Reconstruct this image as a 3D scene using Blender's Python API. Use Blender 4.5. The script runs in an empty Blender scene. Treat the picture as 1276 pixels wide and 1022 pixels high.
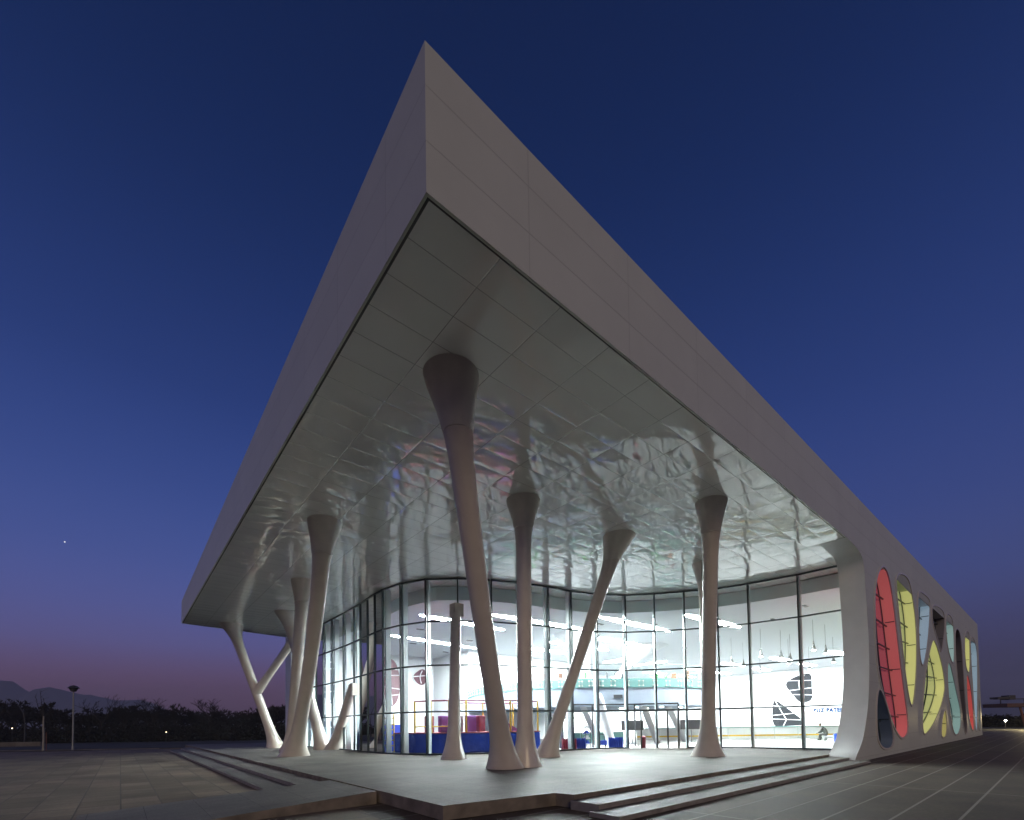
import bpy, bmesh, math, random
from mathutils import Vector, Matrix
R = math.radians
C = bpy.context.scene.collection
SC = bpy.context.scene

# ------------------------------------------------------------------ camera
pitch = math.atan(18/580.0); roll = math.atan(0.015)
fw = Vector((0, math.cos(pitch), math.sin(pitch)))
up0 = Vector((0, -math.sin(pitch), math.cos(pitch))); rt0 = Vector((1, 0, 0))
cup = math.cos(roll)*up0 + math.sin(roll)*rt0
crt = math.cos(roll)*rt0 - math.sin(roll)*up0
cd = bpy.data.cameras.new('camera'); cam = bpy.data.objects.new('camera', cd); C.objects.link(cam)
M = Matrix((crt, cup, -fw)).transposed().to_4x4(); M.translation = Vector((0, 0, 2.3))
cam.matrix_world = M
cd.sensor_width = 36; cd.lens = 580/1276*36; cd.shift_y = (886-511)/1276; cd.clip_end = 20000
SC.camera = cam

# ------------------------------------------------------------------ exposure
SC.view_settings.view_transform = 'Standard'; SC.view_settings.look = 'None'
SC.view_settings.exposure = 0.0; SC.view_settings.gamma = 1.0
SC.cycles.use_denoising = True
SC.cycles.max_bounces = 8; SC.cycles.diffuse_bounces = 4; SC.cycles.glossy_bounces = 4
SC.cycles.transparent_max_bounces = 32; SC.cycles.sample_clamp_indirect = 6
SC.cycles.caustics_reflective = False; SC.cycles.caustics_refractive = False

# ------------------------------------------------------------------ dusk sky
w = bpy.data.worlds.new("World"); SC.world = w; w.use_nodes = True
nt = w.node_tree; N = nt.nodes; L = nt.links
bg = N['Background']
tc = N.new('ShaderNodeTexCoord'); sep = N.new('ShaderNodeSeparateXYZ'); L.new(tc.outputs['Generated'], sep.inputs[0])
asn = N.new('ShaderNodeMath'); asn.operation = 'ARCSINE'; L.new(sep.outputs['Z'], asn.inputs[0])
mr = N.new('ShaderNodeMapRange'); mr.inputs[1].default_value = 0; mr.inputs[2].default_value = R(90); L.new(asn.outputs[0], mr.inputs[0])
def s2l(c):
    return tuple((x/255/12.92 if x/255 <= .04045 else ((x/255+.055)/1.055)**2.4) for x in c) + (1,)
def ramp(stops):
    r = N.new('ShaderNodeValToRGB'); r.color_ramp.interpolation = 'B_SPLINE'
    e = r.color_ramp.elements
    while len(e) > 1: e.remove(e[-1])
    e[0].position = stops[0][0]/90; e[0].color = s2l(stops[0][1])
    for p, c in stops[1:]:
        k = e.new(p/90); k.color = s2l(c)
    L.new(mr.outputs[0], r.inputs[0]); return r
WEST = [(0, (74, 58, 72)), (2, (92, 66, 86)), (4.5, (104, 77, 105)), (6.5, (101, 85, 127)), (8.5, (96, 93, 147)), (12, (86, 94, 157)), (17, (70, 88, 154)), (24, (53, 75, 140)), (32, (38, 60, 121)), (46, (17, 39, 86)), (60, (12, 31, 71)), (90, (9, 24, 57))]
EAST = [(0, (42, 39, 52)), (3, (58, 54, 74)), (8, (66, 67, 108)), (13, (67, 79, 133)), (20, (55, 73, 134)), (31, (38, 60, 120)), (46, (18, 40, 88)), (60, (12, 31, 71)), (90, (9, 24, 57))]
rw = ramp(WEST); re = ramp(EAST)
az = N.new('ShaderNodeMapRange'); az.inputs[1].default_value = -0.55; az.inputs[2].default_value = 0.75; az.interpolation_type = 'SMOOTHSTEP'
L.new(sep.outputs['X'], az.inputs[0])
mx = N.new('ShaderNodeMix'); mx.data_type = 'RGBA'; L.new(az.outputs[0], mx.inputs[0]); L.new(rw.outputs[0], mx.inputs[6]); L.new(re.outputs[0], mx.inputs[7])
L.new(mx.outputs[2], bg.inputs['Color']); bg.inputs['Strength'].default_value = 1.0

# the last warm light of the town behind the viewer: one soft, low, very weak sun
sd = bpy.data.lights.new('sun', 'SUN'); sd.energy = .64; sd.angle = R(25); sd.color = (1.0, .76, .45)
so = bpy.data.objects.new('sun', sd); C.objects.link(so)
so.rotation_euler = Vector((-0.22, 1.0, -0.42)).to_track_quat('-Z', 'Y').to_euler()

# ------------------------------------------------------------------ helpers
AN = R(40.1); O = Vector((-1.47, 8.47, 0))
U = Vector((math.cos(AN), math.sin(AN), 0)); V = Vector((-math.sin(AN), math.cos(AN), 0))
T = 0.38; S = 12.4
def tow(a, b, z): return O + U*a + V*b + Vector((0, 0, z))
def tol(x, y):
    d = Vector((x, y, 0)) - O; return d.dot(U), d.dot(V)
ORG = {}
def place(o, p, frame):
    if frame == 'b': o.location = tow(*p); o.rotation_euler = (0, 0, AN)
    else: o.location = p
    ORG[o] = Vector(p)
def tag(o, label=None, cat=None, group=None, kind=None):
    if label: o['label'] = label
    if cat: o['category'] = cat
    if group: o['group'] = group
    if kind: o['kind'] = kind
    return o
def thing(name, label, cat, p, group=None, frame='b'):
    o = bpy.data.objects.new(name, None); C.objects.link(o); o.empty_display_size = .3
    place(o, p, frame); return tag(o, label, cat, group)
class MB:
    def __init__(s): s.v = []; s.f = []
    def add(s, vs, fs):
        n = len(s.v); s.v += [tuple(v) for v in vs]; s.f += [tuple(i+n for i in f) for f in fs]; return s
    def box(s, x0, x1, y0, y1, z0, z1):
        return s.add([(x0,y0,z0),(x1,y0,z0),(x1,y1,z0),(x0,y1,z0),(x0,y0,z1),(x1,y0,z1),(x1,y1,z1),(x0,y1,z1)],
                     [(3,2,1,0),(4,5,6,7),(0,1,5,4),(1,2,6,5),(2,3,7,6),(3,0,4,7)])
    def prism(s, pts, z0, z1, zt=None):
        n = len(pts); zt = zt or [z1]*n
        return s.add([(x,y,z0) for x,y in pts]+[(p[0],p[1],q) for p, q in zip(pts, zt)],
                     [tuple(range(n))[::-1], tuple(range(n,2*n))]+[(i,(i+1)%n,(i+1)%n+n,i+n) for i in range(n)])
    def beam(s, p, q, w, h, up=(0,0,1)):
        p = Vector(p); q = Vector(q); d = (q-p).normalized(); up = Vector(up)
        if abs(d.dot(up)) > .95: up = Vector((1,0,0))
        x = d.cross(up).normalized()*w/2; y = x.normalized().cross(d).normalized()*h/2
        vs = [p-x-y,p+x-y,p+x+y,p-x+y,q-x-y,q+x-y,q+x+y,q-x+y]
        return s.add(vs, [(0,3,2,1),(4,5,6,7),(0,1,5,4),(1,2,6,5),(2,3,7,6),(3,0,4,7)])
    def tube(s, pts, rs, n=8, cap=True, horiz=False):
        pts = [Vector(p) for p in pts]; rings = []
        if not hasattr(rs, '__len__'): rs = [rs]*len(pts)
        for i, p in enumerate(pts):
            d = (pts[min(i+1,len(pts)-1)]-pts[max(i-1,0)])
            d = Vector((0,0,1)) if (horiz or d.length < 1e-6) else d.normalized()
            x = d.cross(Vector((0,0,1))) if abs(d.z) < .99 else Vector((1,0,0))
            if horiz: x = Vector((1,0,0))
            x = x.normalized(); y = d.cross(x).normalized()
            r = rs[i]; rx, ry = (r if hasattr(r,'__len__') else (r, r))
            rings.append([p+x*rx*math.cos(2*math.pi*k/n)+y*ry*math.sin(2*math.pi*k/n) for k in range(n)])
        vs = [v for r in rings for v in r]; fs = []
        for i in range(len(rings)-1):
            for k in range(n):
                a = i*n+k; b = i*n+(k+1)%n; fs.append((a,b,b+n,a+n))
        if cap: fs += [tuple(range(n))[::-1], tuple(range((len(rings)-1)*n, len(rings)*n))]
        return s.add(vs, fs)
    def ball(s, c, r, n=12, m=8, sz=1.0):
        pts = [(c[0],c[1],c[2]+r*sz*math.cos(math.pi*i/m)) for i in range(m,-1,-1)]
        return s.tube(pts, [max(1e-3, r*math.sin(math.pi*i/m)) for i in range(m,-1,-1)], n, horiz=True)
def mesh_obj(name, mb, mat, org, smooth=False):
    me = bpy.data.meshes.new(name)
    me.from_pydata([tuple(Vector(v)-org) for v in mb.v], [], mb.f)
    bm = bmesh.new(); bm.from_mesh(me); bmesh.ops.recalc_face_normals(bm, faces=bm.faces); bm.to_mesh(me); bm.free()
    me.materials.append(mat)
    if smooth:
        me.shade_smooth()
        try: me.set_sharp_from_angle(angle=R(50))
        except Exception: pass
    o = bpy.data.objects.new(name, me); C.objects.link(o); return o
def root_of(o):
    while o.parent: o = o.parent
    return o
def part(name, mb, mat, parent, smooth=False, label=None):
    o = mesh_obj(name, mb, mat, ORG[root_of(parent)], smooth); o.parent = parent
    if label: o['label'] = label
    return o
def brown_sides(o, m_=None):
    o.data.materials.append(m_ or M_stone)
    for q_ in o.data.polygons:
        if abs(q_.normal.z) < .5: q_.material_index = 1
    return o
def single(name, mb, mat, p, label=None, cat=None, group=None, kind=None, frame='b', smooth=False):
    o = mesh_obj(name, mb, mat, Vector(p), smooth); place(o, p, frame)
    return tag(o, label, cat, group, kind)
def bevel(o, wd=.02, seg=2):
    m = o.modifiers.new('bevel', 'BEVEL'); m.width = wd; m.segments = seg; m.limit_method = 'ANGLE'; return o
def copy_tree(o, parent=None):
    c = o.copy(); C.objects.link(c)
    if parent: c.parent = parent
    ORG[c] = ORG.get(o, Vector((0,0,0)))
    for ch in [x for x in o.children]: copy_tree(ch, c)
    return c

# ------------------------------------------------------------------ materials
def mat(name, col, rough=.5, metal=0, emit=None, es=0, coat=0, spec=.5, noise=None, bump=None):
    m = bpy.data.materials.new(name); m.use_nodes = True; n = m.node_tree.nodes; l = m.node_tree.links
    b = n['Principled BSDF']; b.inputs['Base Color'].default_value = (*col, 1); b.inputs['Roughness'].default_value = rough
    b.inputs['Metallic'].default_value = metal; b.inputs['Specular IOR Level'].default_value = spec
    if coat: b.inputs['Coat Weight'].default_value = coat; b.inputs['Coat Roughness'].default_value = .04
    if emit: b.inputs['Emission Color'].default_value = (*emit, 1); b.inputs['Emission Strength'].default_value = es
    if noise:                      # (scale, amount)
        t = n.new('ShaderNodeTexCoord'); z = n.new('ShaderNodeTexNoise'); z.inputs['Scale'].default_value = noise[0]; z.inputs['Detail'].default_value = 6
        l.new(t.outputs['Object'], z.inputs['Vector'])
        mm = n.new('ShaderNodeMapRange'); mm.inputs[1].default_value = .3; mm.inputs[2].default_value = .7
        mm.inputs[3].default_value = 1-noise[1]; mm.inputs[4].default_value = 1+noise[1]; l.new(z.outputs['Fac'], mm.inputs[0])
        v = n.new('ShaderNodeVectorMath'); v.operation = 'SCALE'; v.inputs[0].default_value = col; l.new(mm.outputs[0], v.inputs['Scale'])
        l.new(v.outputs[0], b.inputs['Base Color'])
    if bump:
        t = n.new('ShaderNodeTexCoord'); z = n.new('ShaderNodeTexNoise'); z.inputs['Scale'].default_value = bump[0]; z.inputs['Detail'].default_value = 4
        l.new(t.outputs['Object'], z.inputs['Vector']); bb = n.new('ShaderNodeBump'); bb.inputs['Strength'].default_value = bump[1]; bb.inputs['Distance'].default_value = bump[2]
        l.new(z.outputs['Fac'], bb.inputs['Height']); l.new(bb.outputs[0], b.inputs['Normal'])
    return m
def MN(n, l, op, a, b=None, c=None):
    m = n.new('ShaderNodeMath'); m.operation = op
    for i, x in enumerate((a, b, c)):
        if x is None: continue
        if isinstance(x, (int, float)): m.inputs[i].default_value = x
        else: l.new(x, m.inputs[i])
    return m.outputs[0]
def line(n, l, coord, period, width, off=0.0):
    """1 on a joint of given width, every period"""
    q = MN(n, l, 'DIVIDE', MN(n, l, 'ADD', coord, off), period)
    f = MN(n, l, 'FRACT', q); d = MN(n, l, 'MINIMUM', f, MN(n, l, 'SUBTRACT', 1.0, f))
    return MN(n, l, 'LESS_THAN', d, width/2/period)
def grid_mat(name, col, jcol, axes, rough=.4, coat=0, noise=(1, .05), pillow=None, tilevar=0, rnoise=None, fine=None):
    """axes: [(axis, period, width, offset), ...] of joints in object space"""
    m = bpy.data.materials.new(name); m.use_nodes = True; n = m.node_tree.nodes; l = m.node_tree.links
    b = n['Principled BSDF']; t = n.new('ShaderNodeTexCoord'); s = n.new('ShaderNodeSeparateXYZ'); l.new(t.outputs['Object'], s.inputs[0])
    J = None; cells = []
    for ax, per, wd, off in axes:
        j = line(n, l, s.outputs[ax], per, wd, off); J = j if J is None else MN(n, l, 'MAXIMUM', J, j)
        cells.append(MN(n, l, 'FLOOR', MN(n, l, 'DIVIDE', MN(n, l, 'ADD', s.outputs[ax], off), per)))
    z = n.new('ShaderNodeTexNoise'); z.inputs['Scale'].default_value = noise[0]; z.inputs['Detail'].default_value = 8; z.inputs['Roughness'].default_value = .6
    l.new(t.outputs['Object'], z.inputs['Vector'])
    mm = n.new('ShaderNodeMapRange'); mm.inputs[1].default_value = .3; mm.inputs[2].default_value = .7
    mm.inputs[3].default_value = 1-noise[1]; mm.inputs[4].default_value = 1+noise[1]; l.new(z.outputs['Fac'], mm.inputs[0])
    fac = mm.outputs[0]
    cv = n.new('ShaderNodeCombineXYZ')
    for i, c in enumerate(cells[:3]): l.new(c, cv.inputs[i])
    wn = n.new('ShaderNodeTexWhiteNoise'); wn.noise_dimensions = '3D'; l.new(cv.outputs[0], wn.inputs['Vector'])
    if tilevar:
        tv = MN(n, l, 'MULTIPLY_ADD', wn.outputs['Value'], 2*tilevar, 1-tilevar); fac = MN(n, l, 'MULTIPLY', fac, tv)
    if fine:
        z2 = n.new('ShaderNodeTexNoise'); z2.inputs['Scale'].default_value = fine[0]; z2.inputs['Detail'].default_value = 3; l.new(t.outputs['Object'], z2.inputs['Vector'])
        fac = MN(n, l, 'MULTIPLY', fac, MN(n, l, 'MULTIPLY_ADD', z2.outputs['Fac'], 2*fine[1], 1-fine[1]))
    v = n.new('ShaderNodeVectorMath'); v.operation = 'SCALE'; v.inputs[0].default_value = col; l.new(fac, v.inputs['Scale'])
    x = n.new('ShaderNodeMix'); x.data_type = 'RGBA'; l.new(J, x.inputs[0]); l.new(v.outputs[0], x.inputs[6]); x.inputs[7].default_value = (*jcol, 1)
    l.new(x.outputs[2], b.inputs['Base Color']); b.inputs['Roughness'].default_value = rough
    if rnoise: l.new(MN(n, l, 'MULTIPLY_ADD', z.outputs['Fac'], rnoise, rough-rnoise/2), b.inputs['Roughness'])
    if coat: b.inputs['Coat Weight'].default_value = coat; b.inputs['Coat Roughness'].default_value = .005; b.inputs['Coat IOR'].default_value = 2.7
    h = MN(n, l, 'MULTIPLY', J, -.006)
    if pillow:                     # (amplitude, noise scale, noise amplitude, tilt)
        prod = None
        for ax, per, wd, off in axes[:2]:
            f = MN(n, l, 'FRACT', MN(n, l, 'DIVIDE', MN(n, l, 'ADD', s.outputs[ax], off), per))
            q = MN(n, l, 'SINE', MN(n, l, 'MULTIPLY', f, math.pi)); prod = q if prod is None else MN(n, l, 'MULTIPLY', prod, q)
        amp = MN(n, l, 'MULTIPLY_ADD', wn.outputs['Value'], 1.2*pillow[0], .1*pillow[0])
        h = MN(n, l, 'ADD', h, MN(n, l, 'MULTIPLY', MN(n, l, 'POWER', prod, .6), amp))
        z3 = n.new('ShaderNodeTexNoise'); z3.inputs['Scale'].default_value = pillow[1]; z3.inputs['Detail'].default_value = .35; z3.inputs['Roughness'].default_value = .3
        l.new(t.outputs['Object'], z3.inputs['Vector']); h = MN(n, l, 'ADD', h, MN(n, l, 'MULTIPLY', z3.outputs['Fac'], pillow[2]))
        f0 = MN(n, l, 'FRACT', MN(n, l, 'DIVIDE', MN(n, l, 'ADD', s.outputs[axes[0][0]], axes[0][3]), axes[0][1]))
        h = MN(n, l, 'ADD', h, MN(n, l, 'MULTIPLY', MN(n, l, 'MULTIPLY', f0, MN(n, l, 'SUBTRACT', wn.outputs['Value'], .5)), pillow[3]))
    if fine: b.inputs['Specular IOR Level'].default_value = .12
    if fine: h = MN(n, l, 'ADD', h, MN(n, l, 'MULTIPLY', z.outputs['Fac'], .004))
    bb = n.new('ShaderNodeBump'); bb.inputs['Strength'].default_value = 1; bb.inputs['Distance'].default_value = 1
    l.new(h, bb.inputs['Height']); l.new(bb.outputs[0], b.inputs['Normal'])
    if coat: l.new(bb.outputs[0], b.inputs['Coat Normal'])
    return m
def glass_mat(name, tint=(.93,.97,.97), refl=.08, rough=.0):
    m = bpy.data.materials.new(name); m.use_nodes = True; n = m.node_tree.nodes; l = m.node_tree.links
    n.remove(n['Principled BSDF']); out = n['Material Output']
    tr = n.new('ShaderNodeBsdfTransparent'); tr.inputs[0].default_value = (*tint, 1)
    gl = n.new('ShaderNodeBsdfGlossy'); gl.inputs['Roughness'].default_value = rough
    lw = n.new('ShaderNodeFresnel'); lw.inputs[0].default_value = 1.33
    mi = n.new('ShaderNodeMixShader'); l.new(lw.outputs[0], mi.inputs[0]); l.new(tr.outputs[0], mi.inputs[1]); l.new(gl.outputs[0], mi.inputs[2]); l.new(mi.outputs[0], out.inputs[0])
    return m
def emis(name, col, st):
    return mat(name, (.8,.8,.8), .5, emit=col, es=st)

M_fascia = grid_mat('white_aluminium_panel', (.565,.59,.53), (.46,.475,.43), [(2,1.1,.022,.9),(0,3.74,.018,1.1),(1,2.94,.018,1.2)], rough=.42, noise=(.5,.04), tilevar=.02)
M_soffit = grid_mat('glossy_soffit_panel', (.86,.88,.85), (.36,.37,.36), [(0,1.87,.022,0.0),(1,.98,.018,0.0)], rough=.4, coat=1.0, noise=(.4,.03), tilevar=.03, pillow=(.016,.90,.027,.014))
M_riser = mat('grey_brown_granite', (.28,.26,.22), .6, noise=(3,.2), bump=(14,.3,.01))
M_black = mat('painted_shadow_gap', (.012,.012,.013), .6)  # near black, painted shade for the joint under the fascia
M_col = mat('white_column_paint', (.66,.60,.535), .32, coat=.5, noise=(1.5,.05))
M_pier = mat('pier_paint', (.80,.82,.79), .45, noise=(.8,.06))
M_cap = mat('grey_capital', (.66,.62,.57), .36, coat=.4, noise=(2,.06))
M_white = mat('interior_white', (.86,.87,.89), .55)
M_whiteblue = mat('interior_pale_blue_white', (.46,.53,.64), .6)
M_ceil = mat('interior_ceiling', (.74,.76,.80), .6)
M_ifloor = mat('interior_floor', (.80,.80,.79), .18, noise=(.6,.06))
M_frame = mat('dark_green_grey_frame', (.035,.052,.055), .35)
M_post = mat('pale_steel_post', (.66,.74,.75), .4)
M_glass = glass_mat('clear_glass', (.90,.955,.95))
M_strip = emis('ceiling_strip_glow', (.93,.985,1.0), 240)
M_strip2 = emis('mezzanine_light_glow', (.94,1.0,.99), 680)  # strong glow, also used by the strips added over the mezzanine
M_strip3 = emis('end_rink_light_glow', (.95,1.0,1.0), 85)
M_bulk = mat('teal_grey_bulkhead', (.74,.82,.81), .5)
M_terr = grid_mat('granite_terrace', (.138,.127,.113), (.078,.073,.067), [(0,1.2,.014,.2),(1,.6,.014,.1)], rough=.6, noise=(.35,.30), tilevar=.08, fine=(22,.55))
M_stone = mat('brown_granite', (.215,.185,.145), .8, spec=.15, noise=(2.2,.30), bump=(12,.4,.02))
M_pave = grid_mat('grey_paving', (.170,.137,.10), (.12,.10,.085), [(0,1.0,.04,.3),(1,1.5,.07,.2)], rough=.7, noise=(.30,.38), tilevar=.2, rnoise=.3, fine=(9,.25))
M_pave2 = grid_mat('dark_paving_pale_strips', (.098,.08,.063), (.24,.215,.185), [(1,1.05,.055,.55),(0,9.0,.06,2.0)], rough=.65, noise=(.35,.42), tilevar=.10, rnoise=.3, fine=(9,.3))
M_grass = mat('dry_dark_grass', (.035,.036,.026), .9, noise=(.15,.5))
M_soil = mat('soil', (.03,.027,.022), .9, noise=(3,.4))
M_hill = mat('hazed_hill_scrub', (.075,.085,.13), .95, noise=(.004,.3))  # haze put into the scrub colour, paler and bluer
M_bark = mat('bark', (.035,.032,.03), .9, noise=(2,.3))
M_twig = mat('twigs', (.022,.020,.020), .9, noise=(1,.3))
M_ever = mat('dark_foliage', (.018,.018,.016), .9, noise=(1,.4))
M_pole = mat('galvanised_pole', (.28,.29,.29), .4, metal=.3)
M_dark = mat('dark_grey', (.05,.05,.055), .5)
M_maroon = mat('maroon_window_lining', (.12,.045,.06), .4)
M_navy = mat('navy_window_lining', (.04,.06,.11), .3)
M_greyglass = mat('grey_window', (.2,.24,.25), .4)
M_nightglass = mat('dark_window_glass', (.012,.013,.016), .35, spec=.12)
M_blue = mat('blue_vinyl', (.010,.045,.36), .28, noise=(.7,.15), bump=(1.6,.5,.25))
M_bluep = mat('blue_plastic', (.03,.08,.55), .4)
M_red = mat('dark_red_plastic', (.28,.03,.06), .4)
M_yel = mat('yellow_padding', (.80,.52,.05), .5)
M_rail = mat('maroon_rail_padding', (.30,.06,.09), .5)
M_purple = mat('purple_panel', (.26,.10,.42), .5)
M_green = mat('green_plastic', (.10,.52,.10), .4)
M_wood = mat('brown_wood', (.22,.09,.055), .5)
M_teal = mat('frosted_teal_glass', (.20,.40,.38), .25)

# ------------------------------------------------------------------ ground
g = MB(); g.prism([(-6000,-60),(6000,-60),(6000,9000),(-6000,9000)], -.4, -.02)
single('ground', g, M_grass, (0,0,0), kind='structure', frame='w')
def wrect_local(pts): return [tol(x, y) for x, y in pts]
# left and right paving meet along the line through the prow corner
pl = MB(); pl.prism(wrect_local([(-230,-30),(-6,-30),(-1.3,8.6),(-34,58.5),(-230,60.5)]), -.3, 0)
single('plaza_paving', pl, M_pave, (0,0,0), kind='structure')
pr = MB(); pr.prism(wrect_local([(-6,-30),(260,-30),(260,86),(80,86),(-34,58.5),(-1.3,8.6)]), -.3, -.004)
single('side_paving', pr, M_pave2, (0,0,0), kind='structure')

# terrace with steps
te = MB(); te.prism([(1.66,2.34),(5.08,1.90),(5.16,1.27),(30.9,1.27),(31.4,60),(2.3,68)], .02, T)
brown_sides(single('terrace', te, M_terr, (0,0,0), kind='structure'))
def slab(name, pts, z0, z1, m, **k): 
    s_ = MB(); s_.prism(pts, z0, z1); o = single(name, s_, m, (0,0,0), kind='structure', **k); brown_sides(o, M_riser); bevel(o, .012); return o
h3 = T/3
# right flight
slab('right_step', [(5.0,.28),(28.4,.28),(28.4,1.265),(5.0,1.265)], 0, 2*h3, M_terr)
slab('right_step', [(4.6,-.66),(26.3,-.66),(26.3,.277),(4.6,.277)], 0, h3, M_terr)
# left flight
slab('left_step', [(.62,10.2),(1.60,10.2),(2.25,62),(.95,57)], 0, 2*h3, M_terr)
slab('left_step', [(-.35,10.2),(.617,10.2),(.945,57),(-.1,56)], 0, h3, M_terr)
# side slab that closes the left flight, sloping gently down to the paving
sl = MB(); q = [(1.60,10.15),(1.60,6.02),(-5.2,5.7),(-5.2,10.0)]
sl.prism(q, -.1, 0, [T+.002, T+.002, .02, .02])
brown_sides(single('ramp', sl, M_terr, (0,0,0), kind='structure'))

# ------------------------------------------------------------------ building
B = thing('sports_hall', 'white wedge roofed sports hall with glossy soffit, curved glass front and coloured leaf windows', 'building', (0,0,0))
A = 86.7
def lip(z0, z1, top=None, ins=0):
    return None
# fascia: outer skin with thickness
f = MB()
zc, zl, zr = 15.38, 14.47, 15.36
f.add([(0,0,S-.02),(A,0,S-.02),(A,0,zr),(0,0,zc),(.06,.06,S-.02),(A,.06,S-.02),(A,.06,zr),(.06,.06,zc)],
      [(0,1,2,3),(7,6,5,4),(3,2,6,7),(0,4,5,1),(1,5,6,2)])
roof = MB(); roof.add([(0,0,zc),(A,0,zr),(A,50,14.6),(9.5,47.6,14.3),(0,45.9,zl)], [(0,1,2,3,4)])
# the side wall (plane b=0) with its concave front edge and leaf-shaped openings
EDGE = [(26.2,S-.02),(28.0,12.26),(29.0,12.05),(29.5,11.5),(29.65,10.4),(29.85,8.8),(29.95,7.36),(29.9,6.0),(29.7,4.6),(29.3,3.3),(28.75,2.3),(28.0,1.35),(27.3,.8),(26.6,.40),(26.1,0.0)]
WIN = {
"red":[(33.91,12.36),(32.60,11.60),(31.85,10.40),(31.60,9.47),(31.50,7.68),(31.63,5.93),(32.38,4.50),(33.84,3.03),(35.43,1.78),(37.32,1.01),(38.83,1.14),(39.68,1.55),(39.64,2.58),(38.99,4.11),(38.07,6.43),(37.40,8.37),(36.79,10.12),(36.02,11.63),(34.97,12.39)],
"yellow":[(39.24,12.96),(38.05,12.51),(37.66,11.93),(38.03,10.30),(38.77,7.85),(39.56,5.51),(40.38,3.98),(41.09,3.38),(41.97,3.57),(43.19,5.35),(44.02,7.64),(44.19,9.35),(43.80,11.00),(42.64,12.67),(41.31,13.15)],
"blue":[(46.23,12.88),(45.42,12.21),(45.17,11.01),(45.10,9.27),(45.16,7.74),(45.65,6.92),(46.50,6.79),(47.94,7.79),(49.72,10.02),(50.62,12.02),(50.58,12.86),(48.88,12.99)],
"grey":[(52.13,12.63),(51.50,11.94),(51.75,11.01),(52.97,10.19),(54.74,9.28),(55.49,8.68),(56.96,9.73),(58.30,11.30),(58.40,12.53),(57.25,12.97),(54.63,12.93)],
"leaf":[(51.37,9.41),(49.40,8.13),(47.12,5.94),(45.65,3.74),(45.09,2.02),(45.31,1.26),(46.06,1.09),(47.97,1.40),(50.56,2.08),(54.17,3.48),(56.37,4.88),(56.75,5.81),(55.81,7.35),(53.62,8.84),(52.51,9.27)],
"teal":[(60.28,13.00),(59.31,12.43),(58.97,11.30),(59.50,9.75),(60.96,8.66),(62.32,8.2),(63.55,8.47),(64.19,10.48),(64.14,12.00),(63.43,12.93),(61.60,13.12)],
"teal2":[(59.92,8.07),(58.84,7.32),(58.70,5.20),(59.21,3.32),(60.24,1.66),(61.69,0.72),(64.15,0.71),(66.34,1.59),(66.64,3.15),(64.17,5.16),(61.55,7.38)],
"grey2":[(66.21,12.21),(65.04,11.33),(64.79,8.99),(65.54,6.49),(67.17,3.68),(68.89,0.90),(71.17,0.66),(71.33,2.37),(70.64,5.10),(70.35,7.83),(69.86,10.52),(68.50,12.14)],
"yellow2":[(74.84,12.94),(72.96,12.24),(72.29,10.19),(72.77,8.54),(74.28,7.95),(75.89,8.14),(76.90,10.02),(77.20,12.15),(76.62,13.03)],
"red2":[(73.30,7.57),(72.64,6.29),(72.71,4.04),(73.73,2.08),(75.95,0.91),(77.60,0.94),(77.76,2.65),(76.85,5.30),(75.07,7.06)],
"blue2":[(79.01,12.72),(78.03,11.86),(77.78,9.46),(78.25,6.83),(78.58,3.55),(79.29,0.92),(80.67,0.83),(82.20,3.91),(83.70,7.44),(84.61,10.69),(83.85,12.04),(81.15,12.86)],
"green":[(84.03,5.16),(83.00,2.97),(82.74,0.99),(84.49,0.75),(85.18,2.67)],
"yellow3":[(56.11,3.16),(54.58,2.39),(53.77,1.31),(53.73,0.76),(54.59,0.58),(56.22,0.69),(57.04,1.60),(56.85,2.77)],
"dusk":[(32.0,4.25),(31.45,3.9),(31.05,2.99),(30.95,1.84),(31.20,1.04),(32.14,0.57),(33.68,0.45),(34.74,0.62),(35.16,1.11),(34.45,2.37),(33.19,3.6)],
}
def catmull(pts, closed=True, sub=5):
    n = len(pts); out = []
    rng = n if closed else n-1
    for i in range(rng):
        P = [Vector(pts[(i+k) % n] if closed else pts[min(max(i+k,0),n-1)]) for k in (-1,0,1,2)]
        for s_ in range(sub):
            t = s_/sub
            out.append(tuple(.5*((2*P[1])+(P[2]-P[0])*t+(2*P[0]-5*P[1]+4*P[2]-P[3])*t*t+(3*P[1]-P[0]-3*P[2]+P[3])*t**3)))
    if not closed: out.append(tuple(pts[-1]))
    return out
def smooth_poly(pts, it=2):
    for _ in range(it):
        n = len(pts); pts = [tuple(.5*Vector(pts[i])+.25*Vector(pts[i-1])+.25*Vector(pts[(i+1)%n])) for i in range(n)]
    return pts
WINS = {k: smooth_poly(catmull(v, True, 5), 4) for k, v in WIN.items()}
edge = catmull(EDGE, False, 4)
TH = 1.3
outer = edge + [(A,0.0),(A,S-.02)]
cu = bpy.data.curves.new('wall_curve', 'CURVE'); cu.dimensions = '2D'; cu.fill_mode = 'BOTH'; cu.extrude = TH/2
for loop in [outer]+list(WINS.values()):
    sp = cu.splines.new('POLY'); sp.points.add(len(loop)-1); sp.use_cyclic_u = True
    for i, p in enumerate(loop): sp.points[i].co = (p[0], p[1], 0, 1)
co = bpy.data.objects.new('wall_curve', cu); C.objects.link(co)
bpy.context.view_layer.update()
wm = bpy.data.meshes.new_from_object(co.evaluated_get(bpy.context.evaluated_depsgraph_get()))
bpy.data.objects.remove(co); 
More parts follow.
